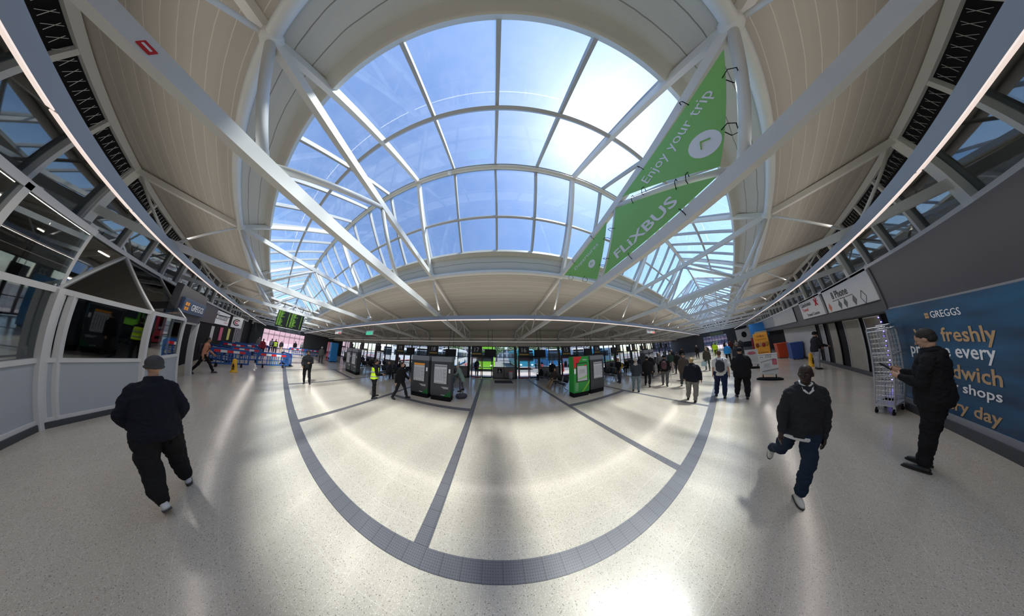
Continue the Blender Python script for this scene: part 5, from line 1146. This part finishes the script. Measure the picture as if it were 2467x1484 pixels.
person('steward in a yellow hi-vis vest by the left hand barriers',-24.4,-.8,0,1.78,'light',top=BK,low=BK,hair=(.1,.08,.06),extras=('hivis',),bulk=1.1)
for i,(x,y,hd,lab) in enumerate(((-15.9,6.2,0,'seated man in shorts by the blue vending machine'),(-15.9,7.4,0,'seated figure in black next to the man in shorts'),(-12.0,6.6,0,'seated figure in black behind the far left kiosks'),(-8.35,7.2,180,'seated figure in dark clothes behind the steward'),(-7.9,5.7,0,'seated person facing away behind the steward'),(9.4,6.8,180,'seated figure in dark clothes behind the yellow bag'),(13.8,6.5,180,'seated figure in dark clothes behind the far right kiosks'),(18.2,6.9,180,'seated figure in dark clothes by the far right gates'))):
    x0=x; person(lab,x0,y,hd,1.66,['light','tan','pale'][i%3],top=[BK,(.05,.05,.07),(.04,.03,.03)][i%3],low=[BK,NV][i%2],sit=True,legs=((82,82),(78,84)),arms=((20,60,6,20),(20,60,6,20)),hair=[(.3,.3,.3),BK][i%2])
# hand luggage
def case(x,y,rz,c,lab,h=.55):
    t=thing('suitcase',lab,'suitcase',(x,y,0),rz); MB().bbox(-.2,.2,-.12,.12,.05,h,.03).build('shell',mat('case_'+lab[:5],c,.5),t); MB().path([(-.08,.08,h),(-.08,.08,h+.38),(.08,.08,h+.38),(.08,.08,h)],.009,6).build('pull_handle',SILV,t)
    for sx in (-.16,.16): MB().tube((sx-.015,0,.03),(sx+.015,0,.03),.03,10).build('wheel',BLK,t)
case(11.9,1.9,.4,(.03,.03,.035),'small black wheeled suitcase by the brown coated man')
t=thing('holdall','dark patterned holdall on the floor beside the right charcoal kiosk','bag',(-1.38,4.6,0),.3)
B=MB().limb([(-.16,0,.14),(.16,0,.14)],[.13,.13],12,flat=.8); B.build('bag_body',mat('holdall',(.05,.045,.06),.7,var=.6,scale=18),t,True); MB().path([(-.1,0,.24),(-.05,0,.34),(.05,0,.34),(.1,0,.24)],.012,6).build('bag_handle',BLK,t,True)

def bake_people():
    dg0=[]
    for o,vx,fold,seed,sm in BAKE:
        m=o.modifiers.new('r','REMESH'); m.mode='VOXEL'; m.voxel_size=vx; m.use_smooth_shade=True
        k=o.modifiers.new('s','SMOOTH'); k.iterations=sm+1; k.factor=.5
    dg=bpy.context.evaluated_depsgraph_get()
    for o,vx,fold,seed,sm in BAKE:
        me=bpy.data.meshes.new_from_object(o.evaluated_get(dg)); old=o.data; o.modifiers.clear(); 
        if not me.materials: me.materials.append(old.materials[0])
        if fold:
            sv=Vector((seed*1.7,seed*.9,0))
            nm=[v.normal.copy() for v in me.vertices]
            for v,n in zip(me.vertices,nm):
                p=v.co; q=noise.noise(Vector((p.x*7,p.y*7,p.z*9))+sv)+.45*(1-2*abs(noise.noise(Vector((p.x*13,p.y*13,p.z*20))+sv)))
                v.co=p+n*fold*q
        o.data=me
        for p in me.polygons: p.use_smooth=True
bake_people()
# ---------------------------------------------------------------- text and modifier baking
def bake():
    tmp=[]
    for rec in TEXTS:
        s,par,m,loc,xd,ud,w_,h_,name,cen,dep,bold,shear=rec
        cu=bpy.data.curves.new('t','FONT'); cu.body=s; cu.extrude=dep/2; cu.offset=bold; cu.resolution_u=2; cu.shear=shear
        o=bpy.data.objects.new('t',cu); C.objects.link(o); tmp.append(o)
    dg=bpy.context.evaluated_depsgraph_get()
    for o,rec in zip(tmp,TEXTS):
        s,par,m,loc,xd,ud,w_,h_,name,cen,dep,bold,shear=rec
        me=bpy.data.meshes.new_from_object(o.evaluated_get(dg))
        xs=[v.co.x for v in me.vertices]; ys=[v.co.y for v in me.vertices]
        if not xs: continue
        W=max(xs)-min(xs); Hh=max(ys)-min(ys); sy=(h_/Hh) if h_ else (w_/W); sx=(w_/W) if w_ else sy
        cx=(max(xs)+min(xs))/2 if cen else min(xs); cy=(max(ys)+min(ys))/2
        nd=xd.cross(ud)
        for v in me.vertices:
            p=loc+xd*((v.co.x-cx)*sx)+ud*((v.co.y-cy)*sy)+nd*v.co.z; v.co=p
        me.materials.clear(); me.materials.append(m)
        ob=bpy.data.objects.new(name,me); C.objects.link(ob); ob.parent=par
    for o in tmp:
        cu=o.data; bpy.data.objects.remove(o); bpy.data.curves.remove(cu)
bake()
